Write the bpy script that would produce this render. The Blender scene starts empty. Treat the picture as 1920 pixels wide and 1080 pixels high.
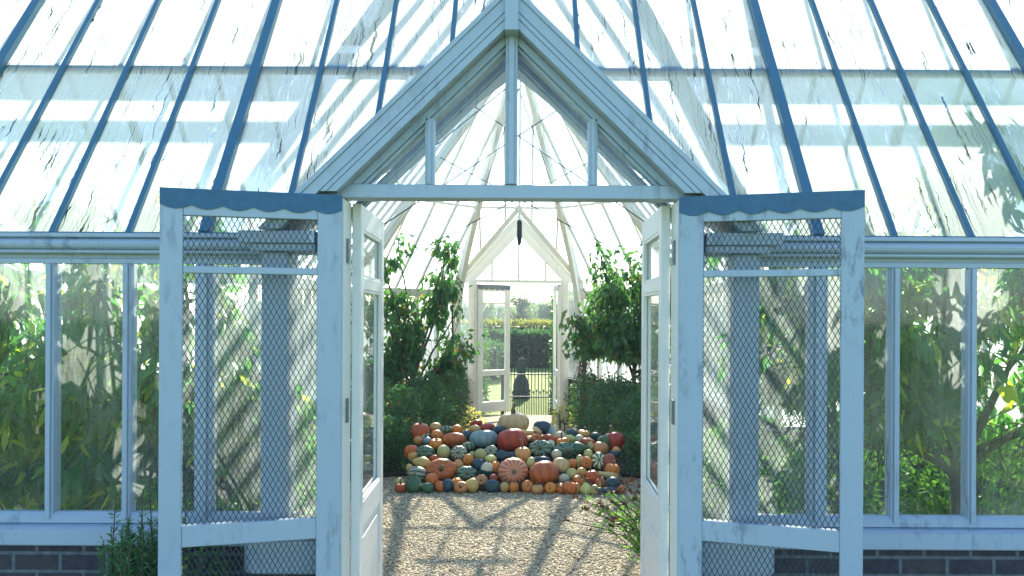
import bpy, bmesh, math, random
import numpy as np
from mathutils import Vector, Matrix, noise as mnoise
R = math.radians
scene = bpy.context.scene
COL = scene.collection

# ------------------------------------------------------------------ camera
cam_d = bpy.data.cameras.new('camera')
cam = bpy.data.objects.new('camera', cam_d)
COL.objects.link(cam)
cam_d.sensor_width = 36.0
cam_d.lens = 1500.0 / 1920.0 * 36.0
cam_d.shift_x = -18.0 / 1920.0
cam_d.shift_y = 50.0 / 1920.0
cam_d.clip_end = 3000
cam.location = (0.05, 0, 1.6)
cam.rotation_euler = (R(90), R(-0.3), 0)
scene.camera = cam

# ------------------------------------------------------------------ light
SUN_EL, SUN_AZ = R(30), R(3)
w = bpy.data.worlds.new('World'); scene.world = w; w.use_nodes = True
nt = w.node_tree
sky = nt.nodes.new('ShaderNodeTexSky'); sky.sky_type = 'NISHITA'
sky.sun_disc = False; sky.sun_elevation = SUN_EL; sky.sun_rotation = SUN_AZ
sky.air_density = 1.0; sky.dust_density = 0.4; sky.ozone_density = 4.2
bg = nt.nodes['Background']; bg.inputs['Strength'].default_value = 0.15
nt.links.new(sky.outputs[0], bg.inputs['Color'])
sd = bpy.data.lights.new('sun', 'SUN'); sd.energy = 5.0; sd.angle = R(0.5); sd.color = (1.0, 0.90, 0.74)
sun = bpy.data.objects.new('sun', sd); COL.objects.link(sun)
sv = Vector((math.sin(SUN_AZ)*math.cos(SUN_EL), math.cos(SUN_AZ)*math.cos(SUN_EL), math.sin(SUN_EL)))
sun.rotation_euler = sv.to_track_quat('Z', 'Y').to_euler()
sun.location = (3, 30, 20)
vs = scene.view_settings
scene.display_settings.display_device = 'sRGB'
vs.view_transform = 'Standard'; vs.look = 'None'; vs.gamma = 1.0; vs.use_curve_mapping = False
vs.exposure = 1.5
cy = scene.cycles
cy.use_denoising = True
cy.max_bounces = 8; cy.diffuse_bounces = 4; cy.glossy_bounces = 3
cy.transparent_max_bounces = 32
cy.sample_clamp_indirect = 6
cy.use_light_tree = True

# ------------------------------------------------------------------ materials
def new_mat(name):
    m = bpy.data.materials.new(name); m.use_nodes = True
    return m, m.node_tree.nodes, m.node_tree.links

def ramp(ns, ls, fac, stops):
    r = ns.new('ShaderNodeValToRGB')
    while len(r.color_ramp.elements) < len(stops): r.color_ramp.elements.new(0.5)
    for e, (p, c) in zip(r.color_ramp.elements, stops):
        e.position = p; e.color = (*c, 1) if len(c) == 3 else c
    ls.new(fac, r.inputs[0]); return r.outputs[0]

def noise_n(ns, ls, vec, scale, detail=4, rough=.55, dist=0):
    n = ns.new('ShaderNodeTexNoise'); n.inputs['Scale'].default_value = scale
    n.inputs['Detail'].default_value = detail; n.inputs['Roughness'].default_value = rough
    n.inputs['Distortion'].default_value = dist
    if vec is not None: ls.new(vec, n.inputs['Vector'])
    return n.outputs[0]

def geo_pos(ns): return ns.new('ShaderNodeNewGeometry').outputs['Position']
def obj_co(ns): return ns.new('ShaderNodeTexCoord').outputs['Object']

def math_n(ns, ls, op, a, b=None, clamp=False):
    n = ns.new('ShaderNodeMath'); n.operation = op; n.use_clamp = clamp
    for i, v in enumerate((a, b)):
        if v is None: continue
        if isinstance(v, (int, float)): n.inputs[i].default_value = v
        else: ls.new(v, n.inputs[i])
    return n.outputs[0]

def vmul(ns, ls, vec, s):
    n = ns.new('ShaderNodeVectorMath'); n.operation = 'MULTIPLY'
    ls.new(vec, n.inputs[0]); n.inputs[1].default_value = s
    return n.outputs[0]

def mixc(ns, ls, fac, a, b, blend='MIX'):
    n = ns.new('ShaderNodeMix'); n.data_type = 'RGBA'; n.blend_type = blend
    for s, v in ((n.inputs[0], fac), (n.inputs[6], a), (n.inputs[7], b)):
        if isinstance(v, (int, float)): s.default_value = v
        elif isinstance(v, tuple): s.default_value = (*v, 1)
        else: ls.new(v, s)
    return n.outputs[2]

def bump(ns, ls, h, strength, dist=.01):
    b = ns.new('ShaderNodeBump'); b.inputs['Strength'].default_value = strength
    b.inputs['Distance'].default_value = dist; ls.new(h, b.inputs['Height'])
    return b.outputs[0]

def paint_mat(name, base, worn, amount=.5, rough=.45):
    m, ns, ls = new_mat(name); b = ns['Principled BSDF']
    p = geo_pos(ns)
    n1 = noise_n(ns, ls, vmul(ns, ls, p, (26, 26, 9)), 1.0, 6, .65)
    n2 = noise_n(ns, ls, p, 2.3, 3)
    f = math_n(ns, ls, 'MULTIPLY', ramp(ns, ls, n1, [(.50, (0, 0, 0)), (.64, (1, 1, 1))]),
               ramp(ns, ls, n2, [(.46, (0, 0, 0)), (.66, (1, 1, 1))]))
    f = math_n(ns, ls, 'MULTIPLY', f, amount)
    n3 = noise_n(ns, ls, p, 9, 4)
    base2 = mixc(ns, ls, math_n(ns, ls, 'MULTIPLY', n3, .28), base, tuple(c*.82 for c in base))
    c = mixc(ns, ls, f, base2, worn)
    n4 = noise_n(ns, ls, vmul(ns, ls, p, (40, 40, 40)), 1, 3, .7)
    spots = ramp(ns, ls, n4, [(.71, (0, 0, 0)), (.75, (1, 1, 1))])
    c = mixc(ns, ls, math_n(ns, ls, 'MULTIPLY', spots, amount*.7), c, tuple(x*.35 for x in worn))
    ls.new(c, b.inputs['Base Color']); b.inputs['Roughness'].default_value = rough
    ls.new(bump(ns, ls, noise_n(ns, ls, vmul(ns, ls, p, (90, 90, 25)), 1, 4), .3, .004), b.inputs['Normal'])
    return m

def plain_mat(name, c, rough=.5, metal=0, var=.25, scale=8):
    m, ns, ls = new_mat(name); b = ns['Principled BSDF']
    p = geo_pos(ns); n = noise_n(ns, ls, p, scale, 5, .6)
    ls.new(mixc(ns, ls, n, tuple(x*(1-var) for x in c), tuple(min(1, x*(1+var)) for x in c)), b.inputs['Base Color'])
    b.inputs['Roughness'].default_value = rough; b.inputs['Metallic'].default_value = metal
    return m

def glass_mat(name, frost, frost_var=.3, lines=.5, eaves=0, tint=(.93, .985, .97)):
    """thin pane: clear film + condensation (translucent) patches, water runs, faint reflection"""
    m, ns, ls = new_mat(name)
    for n in list(ns): ns.remove(n)
    out = ns.new('ShaderNodeOutputMaterial')
    p = geo_pos(ns)
    wob = noise_n(ns, ls, vmul(ns, ls, p, (10, 9, 9)), 1.0, 3)
    big = noise_n(ns, ls, vmul(ns, ls, p, (2.2, 1.6, 1.6)), 1.0, 4, .6)
    streak = noise_n(ns, ls, vmul(ns, ls, p, (34, 3.5, 3.5)), 1.0, 5, .65, .7)
    fine = noise_n(ns, ls, p, 90, 2)
    # frost factor
    a = math_n(ns, ls, 'MULTIPLY', math_n(ns, ls, 'SUBTRACT', big, .5), frost_var*4)
    b = math_n(ns, ls, 'MULTIPLY', math_n(ns, ls, 'SUBTRACT', streak, .5), frost_var*1.5)
    c = math_n(ns, ls, 'MULTIPLY', math_n(ns, ls, 'SUBTRACT', fine, .5), frost_var*.5)
    fr = math_n(ns, ls, 'ADD', math_n(ns, ls, 'ADD', a, b), math_n(ns, ls, 'ADD', c, frost))
    sep = ns.new('ShaderNodeSeparateXYZ'); ls.new(p, sep.inputs[0])
    if eaves:      # wetter, greener glass at the lower edge of the slope
        low = ramp(ns, ls, math_n(ns, ls, 'MULTIPLY', sep.outputs[2], .25), [(.495, (1, 1, 1)), (.60, (0, 0, 0))])
        fr = math_n(ns, ls, 'SUBTRACT', fr, math_n(ns, ls, 'MULTIPLY', low, eaves))
    fr = math_n(ns, ls, 'MAXIMUM', math_n(ns, ls, 'MINIMUM', fr, .96), .03)
    # water runs: thin wavy contour lines in places
    wv = math_n(ns, ls, 'ADD', math_n(ns, ls, 'MULTIPLY', sep.outputs[0], 21.0), math_n(ns, ls, 'MULTIPLY', wob, 1.3))
    comb = ns.new('ShaderNodeCombineXYZ'); ls.new(wv, comb.inputs[0])
    ls.new(math_n(ns, ls, 'MULTIPLY', sep.outputs[1], .17), comb.inputs[1]); ls.new(math_n(ns, ls, 'MULTIPLY', sep.outputs[2], .17), comb.inputs[2])
    ln = noise_n(ns, ls, comb.outputs[0], 1.7, 1.5, .5)
    d = math_n(ns, ls, 'ABSOLUTE', math_n(ns, ls, 'SUBTRACT', ln, .5))
    line = ramp(ns, ls, d, [(.005, (1, 1, 1)), (.015, (0, 0, 0))])
    d2 = math_n(ns, ls, 'ABSOLUTE', math_n(ns, ls, 'SUBTRACT', ln, .59))
    line2 = ramp(ns, ls, d2, [(.004, (1, 1, 1)), (.012, (0, 0, 0))])
    patch = ramp(ns, ls, noise_n(ns, ls, vmul(ns, ls, p, (3.1, 2.1, 2.1)), 1.0, 3), [(.42, (0, 0, 0)), (.50, (1, 1, 1))])
    patch2 = ramp(ns, ls, noise_n(ns, ls, vmul(ns, ls, p, (2.7, 2.9, 2.9)), 1.0, 3), [(.43, (0, 0, 0)), (.52, (1, 1, 1))])
    line = math_n(ns, ls, 'MULTIPLY', math_n(ns, ls, 'MULTIPLY', line, patch), lines, True)
    line2 = math_n(ns, ls, 'MULTIPLY', math_n(ns, ls, 'MULTIPLY', line2, patch2), lines*.8, True)
    line = math_n(ns, ls, 'MAXIMUM', line, line2)
    tr = ns.new('ShaderNodeBsdfTransparent')
    tc = tint
    if eaves:
        al = noise_n(ns, ls, vmul(ns, ls, p, (110, 22, 22)), 1.0, 5, .75)
        al = math_n(ns, ls, 'MULTIPLY', ramp(ns, ls, al, [(.47, (0, 0, 0)), (.62, (1, 1, 1))]), math_n(ns, ls, 'MULTIPLY', low, .75))
        tc = mixc(ns, ls, al, tint, (.42, .50, .36))
    ls.new(mixc(ns, ls, line, tc, (.035, .060, .065)), tr.inputs[0])
    tl = ns.new('ShaderNodeBsdfTranslucent'); tl.inputs[0].default_value = (.86, .95, .96, 1)
    df = ns.new('ShaderNodeBsdfDiffuse'); df.inputs[0].default_value = (.55, .66, .68, 1)
    mf = ns.new('ShaderNodeMixShader'); mf.inputs[0].default_value = .16
    ls.new(tl.outputs[0], mf.inputs[1]); ls.new(df.outputs[0], mf.inputs[2])
    mx = ns.new('ShaderNodeMixShader')
    ls.new(math_n(ns, ls, 'MULTIPLY', fr, math_n(ns, ls, 'SUBTRACT', 1.0, line)), mx.inputs[0])
    ls.new(tr.outputs[0], mx.inputs[1]); ls.new(mf.outputs[0], mx.inputs[2])
    gl = ns.new('ShaderNodeBsdfGlossy'); gl.inputs['Roughness'].default_value = .04
    lw = ns.new('ShaderNodeLayerWeight'); lw.inputs[0].default_value = .5
    fz = math_n(ns, ls, 'ADD', math_n(ns, ls, 'MULTIPLY', math_n(ns, ls, 'POWER', lw.outputs['Facing'], 4.0), .6), .05)
    mg = ns.new('ShaderNodeMixShader'); ls.new(fz, mg.inputs[0])
    ls.new(mx.outputs[0], mg.inputs[1]); ls.new(gl.outputs[0], mg.inputs[2])
    ls.new(mg.outputs[0], out.inputs[0])
    return m

def leaf_mat(name, c1, c2, c3=None, trans=.45, tcol=None, rough=.45, p3=.06):
    """per-leaf colour, front diffuse + gloss, light passing through the blade"""
    m, ns, ls = new_mat(name); b = ns['Principled BSDF']; out = ns['Material Output']
    g = ns.new('ShaderNodeNewGeometry')
    stops = [(0, c1), (.75, c2)]
    if c3: stops += [(1-p3-.02, c2), (1-p3, c3)]
    col = ramp(ns, ls, g.outputs['Random Per Island'], stops)
    ls.new(col, b.inputs['Base Color']); b.inputs['Roughness'].default_value = rough
    t = ns.new('ShaderNodeBsdfTranslucent')
    if tcol: ls.new(mixc(ns, ls, .6, col, tcol), t.inputs[0])
    else: ls.new(mixc(ns, ls, 1.0, col, (2.9, 2.8, .85), 'MULTIPLY'), t.inputs[0])
    mx = ns.new('ShaderNodeMixShader'); mx.inputs[0].default_value = trans
    ls.new(b.outputs[0], mx.inputs[1]); ls.new(t.outputs[0], mx.inputs[2])
    ls.new(mx.outputs[0], out.inputs[0])
    return m

M = {}
M['paint'] = paint_mat('shade_tinted_white_paint', (.375, .46, .54), (.18, .23, .28), .7)  # white paint, with the blue shade of the front put into its colour
M['paint_worn'] = paint_mat('worn_shade_tinted_white_paint', (.375, .465, .545), (.15, .20, .25), .9, .55)  # same shade tint in the base colour, plus real worn patches
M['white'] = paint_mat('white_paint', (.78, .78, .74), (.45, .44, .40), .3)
M['cream'] = paint_mat('sun_tinted_white_paint', (.82, .78, .68), (.45, .40, .32), .3)  # white paint, with warm interior sunlight put into its colour
M['bar'] = paint_mat('shade_tinted_bar_paint', (.055, .165, .235), (.04, .11, .155), .4)  # white bars, darkened in colour for their backlit shade
M['lead'] = plain_mat('dark_lead_flashing', (.035, .125, .225), .6, 0, .35, 30)
M['iron'] = plain_mat('dark_iron', (.035, .045, .05), .5, .5, .3, 20)
M['hinge'] = plain_mat('hinge_metal', (.16, .19, .20), .45, .6, .3, 40)
M['mesh'] = plain_mat('dark_wire_mesh', (.035, .055, .07), .5, .4, .3, 40)
M['glass_roof'] = glass_mat('roof_glass_condensation', .95, .085, 1.0, .34)
M['glass_back'] = glass_mat('back_roof_glass', .08, .10, .1)
M['glass_wall'] = glass_mat('wall_glass_condensation', .17, .20, .5)
M['glass_backwall'] = glass_mat('frosted_back_wall_glass', .42, .18, .1)
M['glass_gable'] = glass_mat('gable_glass', .12, .15, .3)
M['glass_clear'] = glass_mat('clear_glass', .03, .04, .1)
M['glass_door'] = glass_mat('door_glass', .22, .15, .2)

def brick_mat():
    m, ns, ls = new_mat('weathered_dark_brick'); b = ns['Principled BSDF']
    p = geo_pos(ns); sep = ns.new('ShaderNodeSeparateXYZ'); ls.new(p, sep.inputs[0])
    cb = ns.new('ShaderNodeCombineXYZ')
    ls.new(math_n(ns, ls, 'ADD', sep.outputs[0], sep.outputs[1]), cb.inputs[0]); ls.new(sep.outputs[2], cb.inputs[1])
    br = ns.new('ShaderNodeTexBrick'); ls.new(cb.outputs[0], br.inputs['Vector'])
    br.inputs['Scale'].default_value = 1; br.inputs['Brick Width'].default_value = .225; br.inputs['Row Height'].default_value = .088
    br.inputs['Mortar Size'].default_value = .010; br.inputs['Mortar Smooth'].default_value = .3
    br.inputs['Color1'].default_value = (.045, .045, .055, 1); br.inputs['Color2'].default_value = (.062, .054, .060, 1)
    br.inputs['Mortar'].default_value = (.13, .15, .16, 1)
    n = noise_n(ns, ls, p, 22, 6, .7)
    c = mixc(ns, ls, .8, br.outputs[0], ramp(ns, ls, n, [(.3, (.45, .45, .45)), (.7, (1.3, 1.3, 1.3))]), 'MULTIPLY')
    ls.new(c, b.inputs['Base Color']); b.inputs['Roughness'].default_value = .9
    h = math_n(ns, ls, 'ADD', math_n(ns, ls, 'MULTIPLY', br.outputs['Fac'], -1.0), math_n(ns, ls, 'MULTIPLY', n, .5))
    ls.new(bump(ns, ls, h, .6, .01), b.inputs['Normal'])
    return m
M['brick'] = brick_mat()

def gravel_mat():
    m, ns, ls = new_mat('gravel'); b = ns['Principled BSDF']; p = geo_pos(ns)
    v = ns.new('ShaderNodeTexVoronoi'); v.inputs['Scale'].default_value = 60; ls.new(p, v.inputs['Vector'])
    hs = ns.new('ShaderNodeSeparateColor'); ls.new(v.outputs['Color'], hs.inputs[0])
    c = ramp(ns, ls, hs.outputs[0], [(0, (.16, .13, .09)), (.45, (.40, .33, .23)), (1, (.66, .60, .48))])
    n = noise_n(ns, ls, p, 1.4, 4)
    c = mixc(ns, ls, .7, c, ramp(ns, ls, n, [(.3, (.72, .68, .62)), (.7, (1.08, 1.06, 1.0))]), 'MULTIPLY')
    ls.new(c, b.inputs['Base Color']); b.inputs['Roughness'].default_value = .9
    inv = math_n(ns, ls, 'SUBTRACT', 1.0, v.outputs['Distance'])
    ls.new(bump(ns, ls, inv, .9, .012), b.inputs['Normal'])
    return m
M['gravel'] = gravel_mat()

def pebble_mat():
    m, ns, ls = new_mat('pebble_stone'); b = ns['Principled BSDF']
    g = ns.new('ShaderNodeNewGeometry')
    c = ramp(ns, ls, g.outputs['Random Per Island'], [(0, (.22, .155, .09)), (.25, (.46, .35, .22)), (.7, (.66, .54, .38)), (1, (.78, .71, .57))])
    ls.new(c, b.inputs['Base Color']); b.inputs['Roughness'].default_value = .75
    return m
M['pebble'] = pebble_mat()

def lawn_mat():
    m, ns, ls = new_mat('lawn'); b = ns['Principled BSDF']; p = geo_pos(ns)
    n = noise_n(ns, ls, p, .9, 6, .7); n2 = noise_n(ns, ls, p, 30, 3, .7)
    c = ramp(ns, ls, n, [(.3, (.15, .26, .035)), (.7, (.27, .36, .06))])
    c = mixc(ns, ls, .8, c, ramp(ns, ls, n2, [(.3, (.5, .5, .5)), (.7, (1.4, 1.4, 1.2))]), 'MULTIPLY')
    ls.new(c, b.inputs['Base Color']); b.inputs['Roughness'].default_value = .9
    ls.new(bump(ns, ls, n2, .8, .05), b.inputs['Normal'])
    return m
M['lawn'] = lawn_mat()
M['soil'] = plain_mat('dark_soil', (.05, .038, .028), .95, 0, .5, 40)
M['hedgecore'] = plain_mat('dense_hedge_twigs', (.025, .05, .035), .95, 0, .5, 6)
M['bark'] = plain_mat('grey_brown_bark', (.09, .07, .055), .9, 0, .5, 45)
M['cane'] = plain_mat('bamboo_cane', (.18, .14, .08), .6, 0, .3, 60)
M['stone'] = plain_mat('dark_weathered_stone', (.075, .085, .085), .9, 0, .4, 14)
M['stem'] = plain_mat('dry_pumpkin_stem', (.16, .14, .07), .8, 0, .4, 60)
M['peach'] = leaf_mat('peach_leaf', (.030, .120, .075), (.070, .20, .080), (.32, .38, .06), .58, p3=.15)  # the yellow-green share paints sunlit leaves into the colour
M['fig'] = leaf_mat('dark_fruit_leaf', (.03, .10, .060), (.06, .155, .075), (.14, .12, .06), .42)
M['shrub'] = leaf_mat('bed_shrub_leaf', (.03, .095, .065), (.06, .145, .085), (.16, .09, .06), .35, p3=.04)
M['pale'] = leaf_mat('pale_seedling_leaf', (.18, .20, .08), (.36, .34, .18), (.40, .25, .12), .5)
M['rosemary'] = leaf_mat('rosemary_needle', (.035, .12, .055), (.08, .20, .085), None, .25)
M['herb'] = leaf_mat('herb_leaf', (.055, .15, .05), (.10, .23, .07), None, .45)
M['dry'] = leaf_mat('dry_flower_head', (.05, .025, .024), (.11, .05, .04), None, .2)
M['tree'] = leaf_mat('haze_tinted_tree_leaf', (.055, .10, .085), (.095, .15, .115), None, .4)  # blue-grey of distance haze mixed into the leaf colour
M['hedge'] = leaf_mat('dark_hedge_leaf', (.025, .085, .055), (.05, .13, .075), None, .3)
M['beech'] = leaf_mat('pale_beech_leaf', (.12, .15, .07), (.20, .21, .11), None, .35)
M['fruit'] = plain_mat('red_fruit', (.35, .07, .035), .4, 0, .3, 30)

# ------------------------------------------------------------------ helpers
def link(o): COL.objects.link(o); return o

def world_of(o):
    m = Matrix.Identity(4)
    while o is not None:
        m = (Matrix.Translation(o.location) @ o.rotation_euler.to_matrix().to_4x4()) @ m
        o = o.parent
    return m

def thing(name, label, cat, loc=(0, 0, 0), group=None):
    o = link(bpy.data.objects.new(name, None)); o.location = loc
    o.empty_display_size = .1
    o['label'] = label; o['category'] = cat
    if group: o['group'] = group
    return o

def tag(o, label=None, cat=None, group=None, kind=None):
    if label: o['label'] = label
    if cat: o['category'] = cat
    if group: o['group'] = group
    if kind: o['kind'] = kind
    return o

def finish(name, me, mat, parent=None, bevel=0, smooth=False, local=False):
    """link a mesh whose coordinates are world coordinates (local=True: coordinates of its parent)"""
    if mat is not None: me.materials.append(mat)
    o = link(bpy.data.objects.new(name, me))
    if parent is not None:
        o.parent = parent
        if not local:
            t = world_of(parent).inverted().to_translation()
            o.location = t
    if smooth:
        me.polygons.foreach_set('use_smooth', [True]*len(me.polygons))
    if bevel:
        b = o.modifiers.new('bevel', 'BEVEL'); b.width = bevel; b.segments = 2; b.limit_method = 'ANGLE'
    return o

def obj(name, bm, mat, parent=None, bevel=0, smooth=False, local=False):
    bmesh.ops.recalc_face_normals(bm, faces=bm.faces)
    me = bpy.data.meshes.new(name); bm.to_mesh(me); bm.free()
    return finish(name, me, mat, parent, bevel, smooth, local)

def BM(): return bmesh.new()

def box(bm, x0, x1, y0, y1, z0, z1):
    v = [bm.verts.new((x, y, z)) for x in (x0, x1) for y in (y0, y1) for z in (z0, z1)]
    for f in ((0, 1, 3, 2), (4, 6, 7, 5), (0, 4, 5, 1), (2, 3, 7, 6), (0, 2, 6, 4), (1, 5, 7, 3)):
        bm.faces.new([v[i] for i in f])
    return bm

def bar(bm, p0, p1, wd, dp, up=(0, 0, 1)):
    """square bar: wd across, dp along up"""
    p0, p1, up = Vector(p0), Vector(p1), Vector(up)
    d = (p1-p0).normalized(); s = d.cross(up).normalized(); u = s.cross(d).normalized()
    ring = lambda p: [bm.verts.new(p + s*a*wd/2 + u*b*dp/2) for a, b in ((-1, -1), (1, -1), (1, 1), (-1, 1))]
    a, b = ring(p0), ring(p1)
    for i in range(4): bm.faces.new((a[i], a[(i+1) % 4], b[(i+1) % 4], b[i]))
    bm.faces.new(a[::-1]); bm.faces.new(b)
    return bm

def prism(bm, pts, off):
    """polygon (3d points) pushed along the vector off"""
    a = [bm.verts.new(Vector(p)) for p in pts]; b = [bm.verts.new(Vector(p)+Vector(off)) for p in pts]
    n = len(a)
    bm.faces.new(a[::-1]); bm.faces.new(b)
    for i in range(n): bm.faces.new((a[i], a[(i+1) % n], b[(i+1) % n], b[i]))
    return bm

def poly(bm, pts):
    bm.faces.new([bm.verts.new(Vector(p)) for p in pts]); return bm

def tube(bm, pts, radii, seg=6, cap=True):
    pts = [Vector(p) for p in pts]
    if isinstance(radii, (int, float)): radii = [radii]*len(pts)
    rings = []
    prev = None
    for i, p in enumerate(pts):
        d = (pts[min(i+1, len(pts)-1)] - pts[max(i-1, 0)]).normalized()
        ref = prev if prev is not None else (Vector((1, 0, 0)) if abs(d.x) < .9 else Vector((0, 1, 0)))
        u = (ref - d*ref.dot(d))
        if u.length < 1e-4: u = d.orthogonal()
        u.normalize(); v = d.cross(u); prev = u
        rings.append([bm.verts.new(p + (u*math.cos(2*math.pi*k/seg) + v*math.sin(2*math.pi*k/seg))*radii[i]) for k in range(seg)])
    for a, b in zip(rings, rings[1:]):
        for k in range(seg): bm.faces.new((a[k], a[(k+1) % seg], b[(k+1) % seg], b[k]))
    if cap:
        bm.faces.new(rings[0][::-1]); bm.faces.new(rings[-1])
    return bm

def lathe(bm, prof, c, seg=24, sq=False):
    rings = []
    for r, z in prof:
        ring = []
        for k in range(seg):
            a = 2*math.pi*k/seg + (math.pi/4 if seg == 4 else 0)
            ring.append(bm.verts.new((c[0]+r*math.cos(a), c[1]+r*math.sin(a), c[2]+z)))
        rings.append(ring)
    for a, b in zip(rings, rings[1:]):
        for k in range(seg): bm.faces.new((a[k], a[(k+1) % seg], b[(k+1) % seg], b[k]))
    bm.faces.new(rings[0][::-1]); bm.faces.new(rings[-1])
    return bm

def leaf_mesh(name, P, D, L, W, mat, parent=None, seed=0, detail=0, droop=.15, local=False):
    """many separate leaf blades in one crown mesh; P base points, D directions"""
    rg = np.random.default_rng(seed)
    P = np.asarray(P, float); D = np.asarray(D, float); n = len(P)
    D = D/np.maximum(np.linalg.norm(D, axis=1, keepdims=True), 1e-6)
    rnd = rg.normal(size=(n, 3)); S = np.cross(D, rnd); S /= np.maximum(np.linalg.norm(S, axis=1, keepdims=True), 1e-6)
    N = np.cross(S, D)
    L = (np.asarray(L)*np.ones(n)*rg.uniform(.65, 1.25, n))[:, None]; W = (np.asarray(W)*np.ones(n)*rg.uniform(.75, 1.2, n))[:, None]
    dz = np.zeros((n, 3)); dz[:, 2] = -1
    f = W*.22
    if detail:
        V = [P, P+D*L*.30+S*W*.46+N*f, P+D*L*.68+S*W*.36+N*f+dz*L*droop*.5, P+D*L+dz*L*droop,
             P+D*L*.68-S*W*.36+N*f+dz*L*droop*.5, P+D*L*.30-S*W*.46+N*f, P+D*L*.30, P+D*L*.68+dz*L*droop*.5]
        F = [(0, 1, 6), (1, 2, 7, 6), (2, 3, 7), (0, 6, 5), (6, 7, 4, 5), (7, 3, 4)]
    else:
        V = [P, P+D*L*.45+S*W*.5+N*f, P+D*L+dz*L*droop, P+D*L*.45-S*W*.5+N*f]
        F = [(0, 1, 2), (0, 2, 3)]
    k = len(V); VV = np.stack(V, 1).reshape(-1, 3)
    faces = []
    for ff in F:
        faces.append(np.arange(n)[:, None]*k + np.array(ff)[None, :])
    me = bpy.data.meshes.new(name)
    lt = np.concatenate([np.full(n, len(f)) for f in F]); li = np.concatenate([f.ravel() for f in faces])
    me.vertices.add(len(VV)); me.vertices.foreach_set('co', VV.ravel())
    me.loops.add(len(li)); me.loops.foreach_set('vertex_index', li.astype(np.int32))
    me.polygons.add(len(lt)); me.polygons.foreach_set('loop_start', np.concatenate([[0], np.cumsum(lt)[:-1]]).astype(np.int32))
    me.polygons.foreach_set('loop_total', lt.astype(np.int32))
    me.update(calc_edges=True)
    return finish(name, me, mat, parent, local=local)

def px(x, y, Y):
    """point of the photo's pixel at distance Y"""
    return Vector(((x-978)/1500*Y+.05, Y, 1.6-(y-590)/1500*Y))

# ================================================================== SETTING
GZ = -.45
bm = BM(); poly(bm, [(-1500, -200, GZ), (1500, -200, GZ), (1500, 2500, GZ), (-1500, 2500, GZ)])
tag(obj('ground', bm, M['lawn']), kind='structure')
bm = BM(); box(bm, -14, 14, 3.2, 12.76, GZ-.1, 0)
tag(obj('gravel_ground', bm, M['gravel']), kind='structure')

bm = BM(); box(bm, -14, 14, -14, 3.1995, GZ-.1, -.01)  # unseen ground, added as dark grass to cut warm bounce on the front
tag(obj('added_front_ground', bm, M['lawn']), kind='structure')

def pebbles():
    rg = np.random.default_rng(5); n = 62000
    Y = 4.0 + 4.6*rg.random(n)**1.25
    X = rg.uniform(-1, 1, n)*np.minimum(.22*Y+.15, 1.55)
    r = rg.uniform(.004, .0092, n); r[rg.random(n) < .05] *= 1.5
    ang = rg.uniform(0, 6.28, n); fl = rg.uniform(.35, .75, n); el = rg.uniform(1, 1.7, n)
    base = np.array([(1, 0, 0), (0, 1, 0), (-1, 0, 0), (0, -1, 0), (0, 0, 1), (0, 0, -1)], float)
    V = np.repeat(base[None], n, 0)*r[:, None, None]*rg.uniform(.75, 1.2, (n, 6, 1))
    V[:, :, 2] *= fl[:, None]; V[:, :, 0] *= el[:, None]
    tilt = rg.uniform(-.7, .7, n); z = V[:, :, 2] + V[:, :, 0]*np.sin(tilt)[:, None]*.6
    x = V[:, :, 0]*np.cos(ang)[:, None] - V[:, :, 1]*np.sin(ang)[:, None]
    y = V[:, :, 0]*np.sin(ang)[:, None] + V[:, :, 1]*np.cos(ang)[:, None]
    V = np.stack([x+X[:, None], y+Y[:, None], z+(r*fl*.7)[:, None]], 2).reshape(-1, 3)
    F = np.array([(0, 1, 4), (1, 2, 4), (2, 3, 4), (3, 0, 4), (1, 0, 5), (2, 1, 5), (3, 2, 5), (0, 3, 5)])
    li = (np.arange(n)[:, None, None]*6 + F[None]).ravel()
    me = bpy.data.meshes.new('gravel_stones')
    me.vertices.add(len(V)); me.vertices.foreach_set('co', V.ravel())
    me.loops.add(len(li)); me.loops.foreach_set('vertex_index', li.astype(np.int32))
    m = n*8; me.polygons.add(m); me.polygons.foreach_set('loop_start', (np.arange(m)*3).astype(np.int32)); me.polygons.foreach_set('loop_total', np.full(m, 3, np.int32))
    me.update(calc_edges=True)
    tag(finish('gravel_stones', me, M['pebble']), 'loose pale gravel spread over the greenhouse path', 'gravel', kind='stuff')
pebbles()

# ================================================================== GLASSHOUSE
BAY = .3725
YE, ZE = 3.9, 1.977               # front eave
SL = 1.4                          # roof pitch (rise / run)
YR = 5.45; ZR = ZE + SL*(YR-YE)   # wing ridge
YB = 7.0                          # wing back wall
NB = 13
XW = NB*BAY
# pavilion: far half of an octagon, apex AP
OC, OA, OS = 9.98, 2.30, .953     # centre y, apothem, half side
YF = OC + OA                      # far wall
AP = Vector((0, OC, 4.95))
PSL = (AP.z-ZE)/OA
# front porch
YD = 3.6; PZ = 3.02; PS = .972    # door plane, ridge height, gable pitch
PXE = (PZ-ZE)/PS
house = thing('glasshouse', 'white Victorian glasshouse with gabled porch, brick base and condensation on its roof', 'greenhouse', (0, 8, 0))
P, C = M['paint'], M['cream']

def front_roof_start(x):
    """y of the lower end of the front slope at x (the porch roof cuts it)"""
    if abs(x) < PXE:
        z = PZ - PS*abs(x); return YE + (z-ZE)/SL
    return YE
def cross_z(x): return AP.z - PSL*abs(x)
nF = Vector((0, -SL, 1)).normalized(); nB = Vector((0, SL, 1)).normalized()

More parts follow.
